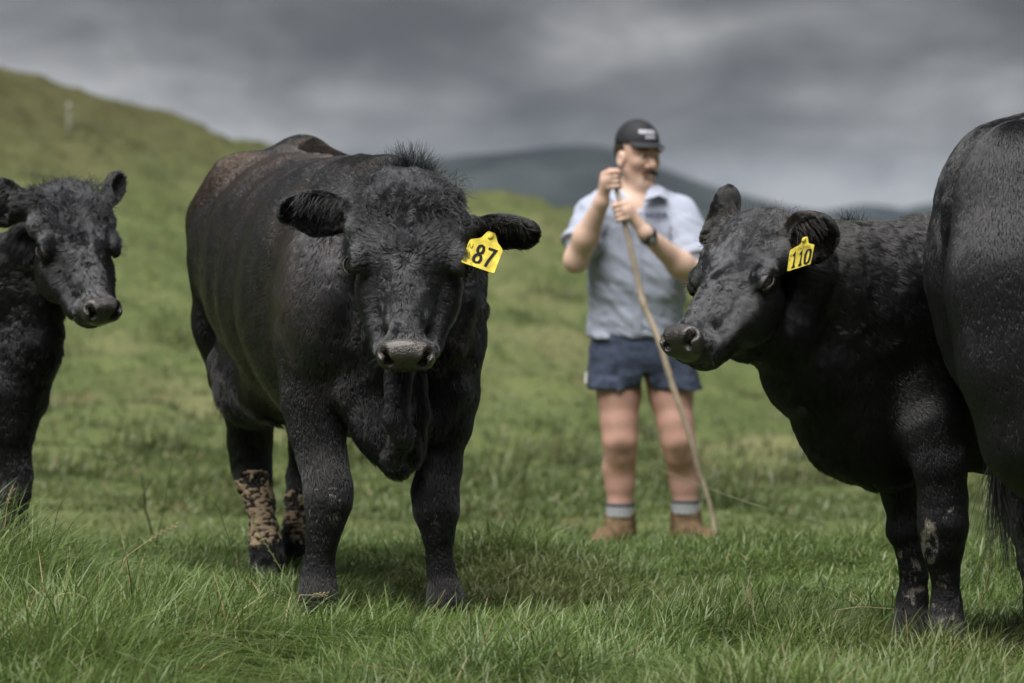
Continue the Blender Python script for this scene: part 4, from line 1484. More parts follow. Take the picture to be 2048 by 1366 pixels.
m_skin = mat_skin('weathered_skin', (0.53, 0.335, 0.255))
m_shirt = mat_plain('chambray_shirt', (0.325, 0.36, 0.455), 0.85, 0.2, 0.06, 120, 0.2, 400)
m_shorts = mat_plain('navy_drill', (0.050, 0.064, 0.105), 0.85, 0.2, 0.3, 35, 0.3, 250)
m_cap = mat_plain('black_cap_cloth', (0.016, 0.017, 0.022), 0.7, 0.3, 0.3, 60, 0.2, 300)
m_print = mat_plain('white_print', (0.55, 0.56, 0.66), 0.7, 0.2, 0.1, 60)
m_navyprint = mat_plain('navy_embroidery', (0.06, 0.065, 0.14), 0.8, 0.2, 0.2, 60)
m_dark = mat_plain('sole_and_collar_shade', (0.02, 0.022, 0.03), 0.9, 0.1, 0.2, 40)  # dark boot sole; on the collar stand it is painted-in shade
m_hairm = mat_plain('brown_hair', (0.030, 0.022, 0.015), 0.6, 0.3, 0.4, 200)
m_sock = mat_plain('grey_sock', (0.30, 0.32, 0.34), 0.95, 0.1, 0.15, 80)
m_sockd = mat_plain('dark_sock_band', (0.09, 0.095, 0.11), 0.95, 0.1, 0.15, 80)
m_boot = mat_plain('suede_boot', (0.125, 0.086, 0.050), 0.9, 0.15, 0.45, 22, 0.4, 90)
m_watch = mat_plain('watch_black', (0.010, 0.010, 0.012), 0.4, 0.5, 0.2, 60)
m_dial = mat_plain('watch_dial', (0.30, 0.32, 0.34), 0.25, 0.5, 0.15, 60)
m_white = mat_plain('eye_white', (0.55, 0.52, 0.48), 0.3, 0.5, 0.05, 60)
m_iris = mat_plain('iris_dark', (0.02, 0.015, 0.012), 0.2, 0.5, 0.05, 60)
m_label = mat_plain('white_label', (0.65, 0.66, 0.68), 0.8, 0.2, 0.05, 60)
m_button = mat_plain('pale_button', (0.5, 0.52, 0.56), 0.4, 0.4, 0.05, 60)

MD = 15.1
man = thing('person', (P(1290, 1000, MD)[0], MD, float(ground(P(1290, 1000, MD)[0], MD))),
            'moustached stockman in black cap, pale blue shirt and navy shorts leaning on a stick', 'person')
pb = Blob()
yaw = math.radians(33)
Fw = np.array([math.sin(yaw), -math.cos(yaw), -0.04])
Fw = nrm(Fw)
Sd = np.array([math.cos(yaw), math.sin(yaw), -0.03])
Sd = nrm(Sd - Fw * (Sd @ Fw))
Up = np.cross(Sd, Fw)
Up = Up if Up[2] > 0 else -Up
HCn = P(1276, 314, 15.10)


def M(f, s, u):
    return HCn + 1.07 * (f * Fw + s * Sd + u * Up)


hax = (Fw, Sd, Up)
ha = dict()
pb.ell(M(-.012, 0, .035), (.103, .081, .106), hax, .02)
pb.ell(M(.03, 0, -.01), (.065, .069, .090), hax, .02)
pb.cap(M(.02, 0, -.055), M(.058, 0, -.106), .056, .032, .02)
for q in (-1, 1):
    pb.cap(M(-.01, .045 * q, -.05), M(.055, .018 * q, -.105), .028, .024, .025)       # jaw line
    pb.ell(M(.055, .036 * q, -.022), (.030, .026, .024), hax, .02)                     # cheek bone
    pb.cap(M(.078, .012 * q, .026), M(.066, .050 * q, .024), .013, .012, .012)         # brow
    pb.ell(M(.088, .033 * q, .004), (.014, .020, .012), hax, .010, None, 's')          # socket
    pb.ell(M(.090, .013 * q, -.038), (.013, .010, .009), hax, .008)                    # nostril wing
    pb.ell(M(-.008, .078 * q, -.012), (.027, .010, .034), hax, .008)                   # ear
    pb.ell(M(-.004, .087 * q, -.010), (.014, .006, .019), hax, .005, None, 's')
pb.cap(M(.078, 0, .018), M(.106, 0, -.030), .011, .015, .010)
pb.ell(M(.082, 0, -.070), (.016, .027, .008), hax, .008)
pb.ell(M(.079, 0, -.083), (.015, .022, .008), hax, .008)
pb.cap(M(.098, -.020, -.0765), M(.098, .020, -.0765), .003, .003, .004, None, None, 's')
pb.ell(M(.068, 0, -.112), (.022, .024, .018), hax, .015)
# neck and trunk
s1 = MD / FPX
pb.cap(P(1272, 352, 15.15), P(1269, 405, 15.14), 27.5 * s1, 34 * s1, .015)
Yx = np.array([0, 1.0, 0])
pb.cap(P(1270, 440, MD), P(1272, 560, MD), 76 * s1, 76 * s1, .05, (Yx, .68))
pb.cap(P(1272, 560, MD), P(1278, 650, MD), 78 * s1, 80 * s1, .05, (Yx, .68))
pb.cap(P(1200, 425, MD), P(1345, 425, MD), 30 * s1, 30 * s1, .06)
# legs
pb.chain([(1234, 700, 15.1, 50), (1238, 790, 15.08, 43), (1238, 845, 15.06, 36), (1240, 880, 15.05, 33.5), (1241, 908, 15.07, 30), (1238, 938, 15.11, 32), (1240, 970, 15.11, 28), (1240, 1008, 15.11, 23), (1240, 1060, 15.12, 27), (1240, 1088, 15.12, 28)], .025)
pb.chain([(1326, 700, 15.1, 50), (1342, 790, 15.08, 43), (1350, 845, 15.05, 35), (1356, 880, 15.04, 32.5), (1360, 908, 15.06, 29.5), (1367, 938, 15.11, 31), (1369, 970, 15.11, 27), (1371, 1008, 15.11, 23), (1372, 1055, 15.12, 27), (1373, 1083, 15.12, 28)], .025)
# arms
ELB_L, WR_L = P(1152, 521, 14.94), P(1203, 404, 14.80)
ELB_R, WR_R = P(1398, 562, 14.93), P(1291, 467, 14.74)
pb.cap(P(1182, 428, 15.08), ELB_L, 31 * s1, 23 * s1, .03)
pb.cap(ELB_L, ELB_L + (WR_L - ELB_L) * .4, 23 * s1, 24.5 * s1, .03)
pb.cap(ELB_L + (WR_L - ELB_L) * .4, WR_L, 24.5 * s1, 15 * s1, .03)
pb.cap(P(1364, 428, 15.08), ELB_R, 33 * s1, 26 * s1, .03)
pb.cap(ELB_R, ELB_R + (WR_R - ELB_R) * .35, 25 * s1, 25 * s1, .03)
pb.cap(ELB_R + (WR_R - ELB_R) * .35, WR_R, 25 * s1, 15 * s1, .03)

ST_PX = [(1224, 342, 14.79, 6), (1229, 365, 14.775, 6), (1240, 405, 14.755, 6), (1248, 440, 14.735, 6.2), (1262, 500, 14.74, 6.4), (1276, 560, 14.76, 6.6),
         (1285, 602, 14.77, 7.2), (1297, 632, 14.775, 6.8), (1318, 682, 14.78, 6.8), (1343, 765, 14.8, 6.8), (1367, 835, 14.82, 6.6), (1385, 890, 14.84, 6.2),
         (1397, 942, 14.86, 5.8), (1414, 990, 14.88, 5.4), (1424, 1030, 14.9, 5.0), (1430, 1066, 14.9, 4.8), (1434, 1110, 14.9, 4.6)]


def fist(bl, wrist, c, axis, palm_dir, rs=.0135):
    """a hand closed round the stick at c; palm_dir points from the stick to the palm"""
    a = nrm(axis)
    n = nrm(palm_dir - a * (palm_dir @ a))
    b = np.cross(a, n)
    pc = c + n * .030
    bl.ell(pc, (.043, .019, .036), (a, n, b), .012)
    bl.cap(wrist, pc, .027, .026, .02)
    if (wrist - c) @ b < 0:
        b = -b
    # fingers leave the far edge of the palm, b is towards the wrist
    lens = (0.92, 1.05, 1.0, 0.8)
    for i in range(4):
        o = c + a * ((1.5 - i) * .0205)
        rr = rs + .0095
        pts = [o + n * .034 - b * .022]
        for th in (150, 200, 255, 310):
            t = math.radians(90 + (th - 90) * lens[i])
            pts.append(o + rr * 1.12 * (math.sin(t) * n * 1.0 + 0 * a) * 0 + rr * 1.15 * (-math.cos(math.radians(th - 180) * lens[i]) * b + -math.sin(math.radians(th - 180) * lens[i]) * n))
        for j in range(len(pts) - 1):
            bl.cap(pts[j], pts[j + 1], .0098 - .0005 * j, .0096 - .0006 * j, .004)
    # thumb from the side of the palm, laid along and over the fingers
    t0 = pc + a * .034 + b * .012
    t1 = c + a * .048 + b * .020 - n * .004
    t2 = c + a * .040 - b * .002 - n * .024
    t3 = c + a * .028 - b * .018 - n * .026
    bl.cap(t0, t1, .014, .0115, .008)
    bl.cap(t1, t2, .0112, .0105, .005)
    bl.cap(t2, t3, .0104, .0085, .004)


AX1 = P(1222, 322, 14.79) - P(1236, 395, 14.76)
AX2 = P(1233, 365, 14.775) - P(1262, 500, 14.74)
fist(pb, WR_L, P(1226, 362, 14.778), AX1, np.array([-.9, -.25, 0]))
fist(pb, WR_R, P(1244, 425, 14.742), AX2, np.array([.85, -.5, -.1]))
pb.build(.0085, [(P(1170, 470, 14.68) - .01, P(1345, 245, 15.28) + .01, .0042)], 1)
body = pb.mesh('body', m_skin, man)
# sunburnt legs and face, muddy knees, stubble: colours of the skin itself
skc = np.tile(np.array([0.56, 0.39, 0.315]), (len(pb.V), 1))
lg = smoothstep(.62, .50, pb.V[:, 2])[:, None] if False else (1 - smoothstep(.40, .52, pb.V[:, 2]))[:, None]
skc = skc * (1 - lg) + np.array([0.46, 0.275, 0.225]) * lg
for (x, y) in ((1241, 902), (1360, 903)):
    kd = (pb.V - P(x, y, 15.0)) / np.array([.045, .14, .065])
    w_ = np.clip((1.1 - np.linalg.norm(kd, axis=1)) * 1.5, 0, 1) * np.clip(.55 + .9 * vnoise(pb.V, 28, 3), 0, 1)
    skc = skc * (1 - .62 * w_[:, None]) + np.array([0.13, 0.09, 0.06]) * .62 * w_[:, None]
rel_ = pb.V - HCn
hf, hu = rel_ @ Fw, rel_ @ Up
st_ = np.clip((-.045 - hu) / .02, 0, 1) * np.clip((.16 + hu) / .02, 0, 1) * (np.abs(rel_[:, 0]) < .15) * (hf > -.02)
skc = skc * (1 - .35 * st_[:, None]) + np.array([0.16, 0.11, 0.085]) * .35 * st_[:, None]
fl_ = np.clip((.07 - np.abs(hu + .02)) / .02, 0, 1) * (hf > .02) * .35
skc = skc * (1 - fl_[:, None]) + np.array([0.50, 0.27, 0.21]) * fl_[:, None]
skc = skc * (1 + .10 * vnoise(pb.V, 18, 5) + .06 * vnoise(pb.V, 60, 6))[:, None]
at_ = body.data.attributes.new('tint', 'FLOAT_COLOR', 'POINT')
at_.data.foreach_set('color', np.concatenate([skc, np.ones((len(skc), 1))], 1).astype(np.float32).ravel())

# face parts
for q in (-1, 1):
    ec = M(.0745, .032 * q, .004)
    V, Fq = [], []
    for i in range(7):
        ph = math.pi * i / 6
        for j in range(12):
            th = 2 * math.pi * j / 12
            V.append(ec + .0125 * (math.cos(ph) * Fw + math.sin(ph) * (math.cos(th) * Sd + math.sin(th) * Up)))
    for i in range(6):
        for j in range(12):
            Fq.append((i * 12 + j, i * 12 + (j + 1) % 12, (i + 1) * 12 + (j + 1) % 12, (i + 1) * 12 + j))
    eo = link('eye', py_mesh('eye', V, Fq), m_white, man)
    V = [ec + .0129 * (math.cos(a) * Fw + math.sin(a) * (math.cos(t) * Sd + math.sin(t) * Up)) for a in (0.001, .25, .45) for t in np.linspace(0, 2 * math.pi, 12, endpoint=False)]
    Fq = [(k * 12 + j, k * 12 + (j + 1) % 12, (k + 1) * 12 + (j + 1) % 12, (k + 1) * 12 + j) for k in (0, 1) for j in range(12)]
    link('iris', py_mesh('iris', V, Fq), m_iris, eo)
    nb_ = 90
    t = RNG.uniform(.010, .052, nb_)
    rt = np.array([M(.090 - .25 * max(0, a - .02), a * q, .027 + RNG.normal(0, .003)) for a in t])
    o = strands('eyebrow', rt, Sd * q + Fw * .5 + RNG.normal(0, .2, (nb_, 3)), .011, .0007, BROWN * .5, m_fur, man, 4, .1, .2)
    o['kind'] = 'stuff'
nm = 330
t = RNG.uniform(-.034, .034, nm)
rt = np.array([M(.092 - 6 * a * a, a, -.053 - 8 * a * a + RNG.normal(0, .003)) for a in t])
dd = np.outer(np.sign(t) * .5 + t * 12, Sd) - Up * .9 + Fw * .5 + RNG.normal(0, .15, (nm, 3))
o = strands('moustache', rt, dd, .016, .0008, BROWN * .5, m_fur, man, 4, .1, .4)
o['kind'] = 'stuff'
hb = Blob()
hb.ell(M(-.024, 0, .028), (.100, .0845, .094), hax, .01)
hb.build(.005, cut=[((0, 0, -1), -(M(0, 0, -.045)[2])), (tuple(Fw), float(Fw @ M(.022, 0, 0)))])
hb.mesh('hair', m_hairm, man)
nst = 700
th = RNG.uniform(0, 1, nst)
rt = np.array([M(.035 + .045 * a, s * (.062 - .045 * a), -.055 - .06 * a + RNG.normal(0, .012)) for a, s in zip(th, RNG.choice([-1, 1], nst))])

# cap
cb_ = Blob()
cb_.ell(M(-.012, 0, .055), (.108, .089, .102), hax, .01)
ch = M(0, 0, .052)
cb_.build(.006, cut=[(tuple(-Up), float(-Up @ ch))])
capo = cb_.mesh('cap', m_cap, man)
V, Fq = [], []
nB, mB = 15, 7
for lay in (0, 1):
    for i in range(mB):
        for j in range(nB):
            a = -1.15 + 2.3 * j / (nB - 1)
            e_ = i / (mB - 1)
            f0, s0 = .084 * math.cos(a * .95) - .010, .082 * math.sin(a * .95)
            f = f0 + e_ * .064 * math.cos(a * .9)
            s_ = s0 * (1 + .04 * e_)
            V.append(M(f, s_, .060 - .008 * e_ * e_ - .35 * s_ * s_ * 10 * .28 * e_ - .012 * e_ + (.003 if lay else 0)))
off = nB * mB
for i in range(mB - 1):
    for j in range(nB - 1):
        a = i * nB + j
        Fq.append((a, a + 1, a + nB + 1, a + nB))
        Fq.append((off + a + nB, off + a + nB + 1, off + a + 1, off + a))
for j in range(nB - 1):
    a = (mB - 1) * nB + j
    Fq.append((a, a + 1, off + a + 1, off + a))
for i in range(mB - 1):
    for j in (0, nB - 1):
        a = i * nB + j
        Fq.append((a, a + nB, off + a + nB, off + a))
link('cap_peak', py_mesh('cap_peak', V, Fq), m_cap, capo)


def cap_put(u, v, lift):
    """u across the front of the cap, v up it, in metres"""
    a = u / .098
    b = v / .100
    d_ = math.cos(b) * (math.cos(a) * Fw * .1085 + math.sin(a) * Sd * .0895) + math.sin(b) * Up * .1025
    return M(-.012, 0, .055) + d_ * (1 + .012 + lift * 3)


def scribble(x0, x1, y0, y1, n, seed, put, thick):
    """small unreadable lettering, as blurred as on the photograph"""
    r = random.Random(seed)
    V, F = [], []
    for i in range(n):
        a = x0 + (x1 - x0) * i / n
        w = (x1 - x0) / n * .72
        h = (y1 - y0)
        bars = [(0, 0, thick, h), (0, h - thick, w, h), (w - thick, 0, w, h)] if r.random() < .5 else [(0, 0, thick, h), (0, 0, w, thick), (0, h * .45, w * .8, h * .45 + thick)]
        for (bx0, by0, bx1, by1) in bars:
            k = len(V)
            for (x, y) in ((bx0, by0), (bx1, by0), (bx1, by1), (bx0, by1)):
                V.append(put(a + x, y0 + y, .0006))
            F.append((k, k + 1, k + 2, k + 3))
    return V, F


V, F = scribble(-.062, .030, .040, .058, 9, 3, cap_put, .0055)
V2, F2 = scribble(-.030, .026, .020, .033, 6, 5, cap_put, .005)
V, F = V + V2, F + [tuple(i + len(V) for i in f) for f in F2]
link('cap_lettering', py_mesh('cap_lettering', V, F, False), m_print, capo)

# shirt
sb = Blob()
sb.cap(P(1268, 448, MD), P(1272, 560, MD), 90 * s1, 94 * s1, .05, (Yx, .70))
sb.cap(P(1272, 560, MD), P(1274, 690, MD), 95 * s1, 101 * s1, .04, (Yx, .72))
sb.cap(P(1268, 408, 15.12), P(1202, 428, MD), 36 * s1, 40 * s1, .05)
sb.cap(P(1268, 408, 15.12), P(1340, 428, MD), 36 * s1, 40 * s1, .05)
A = P(1186, 430, 15.06)
sb.cap(A, A + (ELB_L - A) * .55, 41 * s1, 40 * s1, .03)
sb.cap(P(1358, 430, 15.06), P(1384, 508, 14.99), 42 * s1, 43 * s1, .03)
sb.cap(P(1267, 345, 15.10), P(1270, 402, 15.06), 38 * s1, 37 * s1, .010, None, None, 's')
sb.cap(P(1270, 395, 15.0), P(1269, 424, 14.93), 24 * s1, 6 * s1, .010, None, None, 's')
dL = nrm(ELB_L - A)
cutL = A + (ELB_L - A) * .60


def shirt_fold(p):
    lo = smoothstep(-.33 + .95, .62, 1.3 - p[:, 2]) * 0
    hang = 1 - smoothstep(.72, .95, p[:, 2])
    w1 = vnoise(p * np.array([1, 1, .30]) + np.array([p[0, 0] * 0, 0, 0]), 13, 61)
    q = p.copy()
    q[:, 2] += p[:, 0] * .55
    w2 = vnoise(q * np.array([.45, 1, 1.2]), 17, 63)
    r2 = 1 - np.abs(vnoise(q * np.array([.5, 1, 1.5]), 24, 65)) * 2
    return .008 * w1 + (.011 * w2 + .008 * r2) * (.40 + .60 * hang) + .002 * vnoise(p, 60, 67)


hem = float(P(1272, 676, MD - .15)[2])
sb.build(.0085, (), 1, shirt_fold, cut=[((0.03, 0, -1), -hem + .03 * .53), ])
# open the left sleeve end flat
keep = ((sb.V - cutL) @ dL < 0) | (np.linalg.norm(sb.V - cutL, axis=1) > .16)
shirt = sb.mesh('shirt', m_shirt, man)
# sleeve cuffs
for (a, dr, r) in ((A + (ELB_L - A) * .62, dL, 42 * s1), (P(1386, 514, 14.985), nrm(P(1386, 514, 14.985) - P(1358, 430, 15.06)), 45 * s1)):
    cf = Blob()
    cf.cap(a - dr * .02, a + dr * .012, r, r * 1.03, .01)
    cf.build(.007, cut=[(tuple(dr), float(dr @ (a + dr * .016))), (tuple(-dr), float(-dr @ (a - dr * .02)))], disp=lambda p: .004 * vnoise(p, 26, 5))
    cf.mesh('cuff', m_shirt, shirt)
# collar band and flaps
cl = Blob()
cc = P(1267, 388, 15.11)
ring = []
for k in range(15):
    a = math.radians(-62 + 304 * k / 14 + 0)
    # starts front right of the throat, goes round the nape
    dirv = np.array([math.sin(math.radians(28) + math.radians(304 * k / 14)), -math.cos(math.radians(28) + math.radians(304 * k / 14)), 0])
    ring.append(cc + np.array([dirv[0] * .086, dirv[1] * .080, .012 + .024 * dirv[1]]))
for a, b_ in zip(ring[:-1], ring[1:]):
    cl.cap(a, b_, .009, .009, .008, ((0, 0, 1), 2.0))
cl.build(.005)
cl.mesh('collar_stand', m_dark, shirt)  # near black instead of shirt cloth: shade inside the collar put into colour


def flap(pts, th=.004):
    pts = [np.asarray(p) for p in pts]
    n_ = nrm(np.cross(pts[1] - pts[0], pts[-1] - pts[0]))
    if n_[1] > 0:
        n_ = -n_
    V = [p + n_ * th for p in pts] + [p - n_ * th for p in pts]
    m = len(pts)
    F = [tuple(range(m)), tuple(range(2 * m - 1, m - 1, -1))] + [(i, (i + 1) % m, m + (i + 1) % m, m + i) for i in range(m)]
    return py_mesh('collar_flap', V, F, False)


link('collar_flap', flap([P(1306, 366, 15.06), P(1328, 378, 15.03), P(1336, 400, 14.98), P(1318, 392, 14.965), P(1287, 402, 14.945), P(1296, 384, 14.985)]), m_shirt, shirt)
link('collar_flap', flap([P(1236, 372, 15.03), P(1246, 386, 14.98), P(1260, 404, 14.945), P(1238, 412, 14.95), P(1222, 398, 14.98), P(1224, 380, 15.02)]), m_shirt, shirt)
pk = []
for k in range(7):
    z_ = 440 + 36 * k
    c = P(1270 + k * .5, z_, 14.935 + .0 * k)
# chest lettering and button placket
def on_front(px, py, extra=.004):
    """point on the shirt's front under this pixel"""
    dvec = nrm(P(px, py, 15.0) - CAMP)
    rel = sb.V - CAMP
    t_ = rel @ dvec
    off_ = np.linalg.norm(rel - t_[:, None] * dvec, axis=1)
    cand = np.where(off_ < .012)[0]
    tt_ = t_[cand].min() if len(cand) else 15.0
    return CAMP + dvec * (tt_ - extra)


V, F = scribble(1290, 1336, 0, 8, 9, 8, lambda x, y, l: on_front(x, 433 - y, .006), 2.4)
link('chest_lettering', py_mesh('chest_lettering', V, F, False), m_navyprint, shirt)
V, F = [], []
npk = 16
for k in range(npk):
    py_ = 425 + (668 - 425) * k / (npk - 1)
    for px_ in (1266, 1282):
        V.append(on_front(px_, py_, .005))
for k in range(npk - 1):
    F.append((2 * k, 2 * k + 1, 2 * k + 3, 2 * k + 2))
po = link('placket', py_mesh('placket', V, F), m_shirt, shirt)
for k in range(5):
    c = on_front(1274, 440 + 48 * k, .009)
    V = [c + np.array([.0055 * math.cos(a), 0, .0055 * math.sin(a)]) for a in np.linspace(0, 2 * math.pi, 10, endpoint=False)]
    V += [v + np.array([0, .003, 0]) for v in V]
    F = [tuple(range(10))] + [(i, (i + 1) % 10, 10 + (i + 1) % 10, 10 + i) for i in range(10)]
    link('button', py_mesh('button', V, F, False), m_button, shirt)
# breast pocket
V, F = [], []
for i in range(8):
    for j in range(8):
        V.append(on_front(1289 + 50 * j / 7, 446 + (42 + 8 * (1 - abs(j - 3.5) / 3.5)) * i / 7, .0045))
for i in range(7):
    for j in range(7):
        F.append((i * 8 + j, i * 8 + j + 1, i * 8 + j + 9, i * 8 + j + 8))
link('pocket', py_mesh('pocket', V, F), m_shirt, shirt)

# shorts
hb = Blob()
hb.cap(P(1277, 670, MD), P(1277, 712, MD), 92 * s1, 96 * s1, .03, (Yx, .74))
hb.cap(P(1234, 705, MD), P(1225, 800, 15.07), 51 * s1, 55 * s1, .03, (Yx, 1.0))
hb.cap(P(1330, 705, MD), P(1354, 800, 15.07), 51 * s1, 55 * s1, .03, (Yx, 1.0))
hb.cap(P(1290, 800, 14.9), P(1288, 742, 14.94), 12 * s1, 3 * s1, .025, None, None, 's')
hb.cap(P(1290, 805, 15.1), P(1288, 752, 15.1), 14 * s1, 3 * s1, .02, None, None, 's')
hb.ell(P(1290, 800, 15.08), (13 * s1, .4, 56 * s1), None, .012, None, 's')
hemz = float(P(1290, 781, 14.98)[2])
hb.build(.008, (), 1, lambda p: .006 * vnoise(p * np.array([.6, 1, 2.0]), 20, 81) + .004 * vnoise(p * np.array([1, 1, .4]), 26, 83),
         cut=[((0, 0, -1), -hemz), ((0, 0, 1), float(P(1277, 640, MD)[2]))])
shorts = hb.mesh('shorts', m_shorts, man)
c = P(1171, 755, 15.06)
V = [c + np.array(v) for v in ((-.006, -.03, -.022), (-.004, .0, -.022), (-.001, .0, .022), (-.003, -.03, .022), (.004, -.03, -.022), (.006, .0, -.022), (.008, .0, .022), (.006, -.03, .022))]
link('label', py_mesh('label', V, [(0, 1, 2, 3), (7, 6, 5, 4), (0, 4, 5, 1), (1, 5, 6, 2), (2, 6, 7, 3), (3, 7, 4, 0)], False), m_label, shorts)

# socks and boots
for (x0_, x1_, yt, toe) in ((1240, 1240, 1008, -.10), (1371, 1373, 1002, .10)):
    sv, sf = [], []
    seg = 40
    rowsS = [(yt - 2, 27), (yt + 4, 27.5), (yt + 10, 27.5), (yt + 18, 27.5), (yt + 24, 27.5)]
    for (py_, r_) in rowsS:
        c = P(x0_, py_, 15.11)
        for k in range(seg):
            a = 2 * math.pi * k / seg
            rr_ = (r_ + (0.9 if k % 2 else -.6)) * s1
            sv.append(c + np.array([math.cos(a) * rr_, math.sin(a) * rr_, 0]))
    for i in range(len(rowsS) - 1):
        for k in range(seg):
            sf.append((i * seg + k, i * seg + (k + 1) % seg, (i + 1) * seg + (k + 1) % seg, (i + 1) * seg + k))
    so = link('sock', py_mesh('sock', sv, sf, False), m_sock, man)
    dv, df = tube_mesh([P(x0_, yt - 3, 15.11), P(x0_, yt + 3, 15.11)], [28.3 * s1, 28.6 * s1], 24)
    link('sock_band', py_mesh('sock_band', dv, df), m_sockd, so)
    gz_ = float(ground(P(x1_, 1100, MD)[0], MD))
    bt = Blob()
    top = P(x0_, yt + 23, 15.12)
    ank = np.array([P(x1_, 1070, 15.12)[0], 15.12, gz_ + .085])
    bt.cap(top, ank, 31 * s1, 32 * s1, .02)
    tv = np.array([toe, -.20, -.03])
    bt.cap(ank, ank + tv, .062, .045, .03, ((0, 0, 1), .85))
    bt.cap(ank + np.array([0, .05, -.03]), ank + tv * .6, .05, .05, .02)
    bt.build(.007, (), 1, lambda p: .004 * vnoise(p * np.array([1, 1, 2.2]), 30, 91), cut=[((0, 0, -1), -(gz_ - .008)), ((0, 0, 1), float(top[2]) + .012)])
    bo = bt.mesh('boot', m_boot, man)
    sl = Blob()
    sl.cap(np.array([ank[0], ank[1] + .04, gz_ + .008]), np.array([ank[0] + tv[0], ank[1] + tv[1], gz_ + .008]), .056, .052, .01)
    sl.build(.007, cut=[((0, 0, -1), -(gz_ - .012)), ((0, 0, 1), gz_ + .016)])
    sl.mesh('sole', m_dark, bo)

# watch
wd = nrm(ELB_R - WR_R)
wc = WR_R + wd * .018
V, F = tube_mesh([wc - wd * .012, wc - wd * .004, wc + wd * .004, wc + wd * .012], [.0375, .0395, .0395, .0375], 24, False)
wa = link('watch', py_mesh('watch', V, F), m_watch, man)
out = nrm(np.array([-.25, -1, .18]) - wd * (np.array([-.25, -1, .18]) @ wd))
V, F = tube_mesh([wc + out * .034, wc + out * .046, wc + out * .049], [.0225, .0225, .019], 20)
link('watch_case', py_mesh('watch_case', V, F, False), m_watch, wa)
V, F = tube_mesh([wc + out * .0485, wc + out * .0498], [.0150, .0145], 20)
link('watch_face', py_mesh('watch_face', V, F, False), m_dial, wa)

# the stick
m_stick = mat_plain('peeled_stick', (0.40, 0.33, 0.26), 0.75, 0.25, 0.35, 9, 0.35, 60, stretch=(1, 1, .4))
pw = spline([P(*p[:3]) for p in ST_PX], 90)
rw = np.interp(np.linspace(0, 1, 90), np.linspace(0, 1, len(ST_PX)), [p[3] * .86 * 14.8 / FPX for p in ST_PX])
rw = rw * (1 + .10 * vnoise(pw, 25, 3) + .25 * np.exp(-((np.arange(90) - 34) / 1.6) ** 2) + .15 * np.exp(-((np.arange(90) - 62) / 1.6) ** 2))
V, F = tube_mesh(pw, rw, 10)
stick = link('walking_stick', py_mesh('walking_stick', V, F), m_stick)
tag(stick, 'long crooked pale wooden stick held upright in both hands by the stockman', 'stick')
# ------------------------------------------------------------------ fence on the hill, stalks in the grass
def ray_ground(px, py, h=0.0):
    """where the sight line through this pixel comes within h of the land"""
    lo = None
    for d in np.arange(12.5, 62, 0.05):
        p = P(px, py, d)
        if p[2] < float(ground(p[0], p[1], False)) + h:
            return p
    return P(px, py, 57)


m_post = mat_plain('white_plastic_post', (0.36, 0.35, 0.32), 0.6, 0.3, 0.1, 20)
m_wire = mat_plain('pale_polywire', (0.14, 0.17, 0.10), 0.6, 0.3, 0.1, 20)
base = ray_ground(138, 288)
D0 = base[1]
ht = (288 - 206) / FPX * D0
post = thing('fence_post', base, 'thin pale electric fence post standing alone high on the left slope', 'fence post')
V, F = tube_mesh([base + Z * -.1, base + Z * ht * .97, base + Z * ht], [.022, .021, .014], 10)
link('post', py_mesh('post', V, F), m_post, post)
for fz in (.45, .9):
    V, F = tube_mesh([base + Z * ht * fz + np.array([.0, -.045, -.02]), base + Z * ht * fz + np.array([0, -.045, .02])], [.022, .022], 8)
    link('insulator', py_mesh('insulator', V, F), m_post, post)
wp = [base + Z * ht * .9 + np.array([0, -.045, 0])]
for (px, py) in ((293, 322), (560, 505), (760, 645), (960, 765), (1180, 878), (1440, 985), (1650, 1050)):
    wp.append(ray_ground(px, py, .30))
pw = spline(wp, 90)
V, F = tube_mesh(pw, [.0010 + .00003 * p[1] for p in pw], 6)
tag(link('fence_wire', py_mesh('fence_wire', V, F), m_wire), 'thin pale fence wire running down the slope behind the bull and the man', 'wire')

m_straw = mat_plain('dry_stalk', (0.34, 0.27, 0.16), 0.8, 0.2, 0.3, 60)
m_greens = mat_plain('green_stalk', (0.16, 0.20, 0.07), 0.7, 0.3, 0.3, 60)
m_darks = mat_plain('dark_stalk', (0.035, 0.045, 0.02), 0.8, 0.2, 0.3, 60)


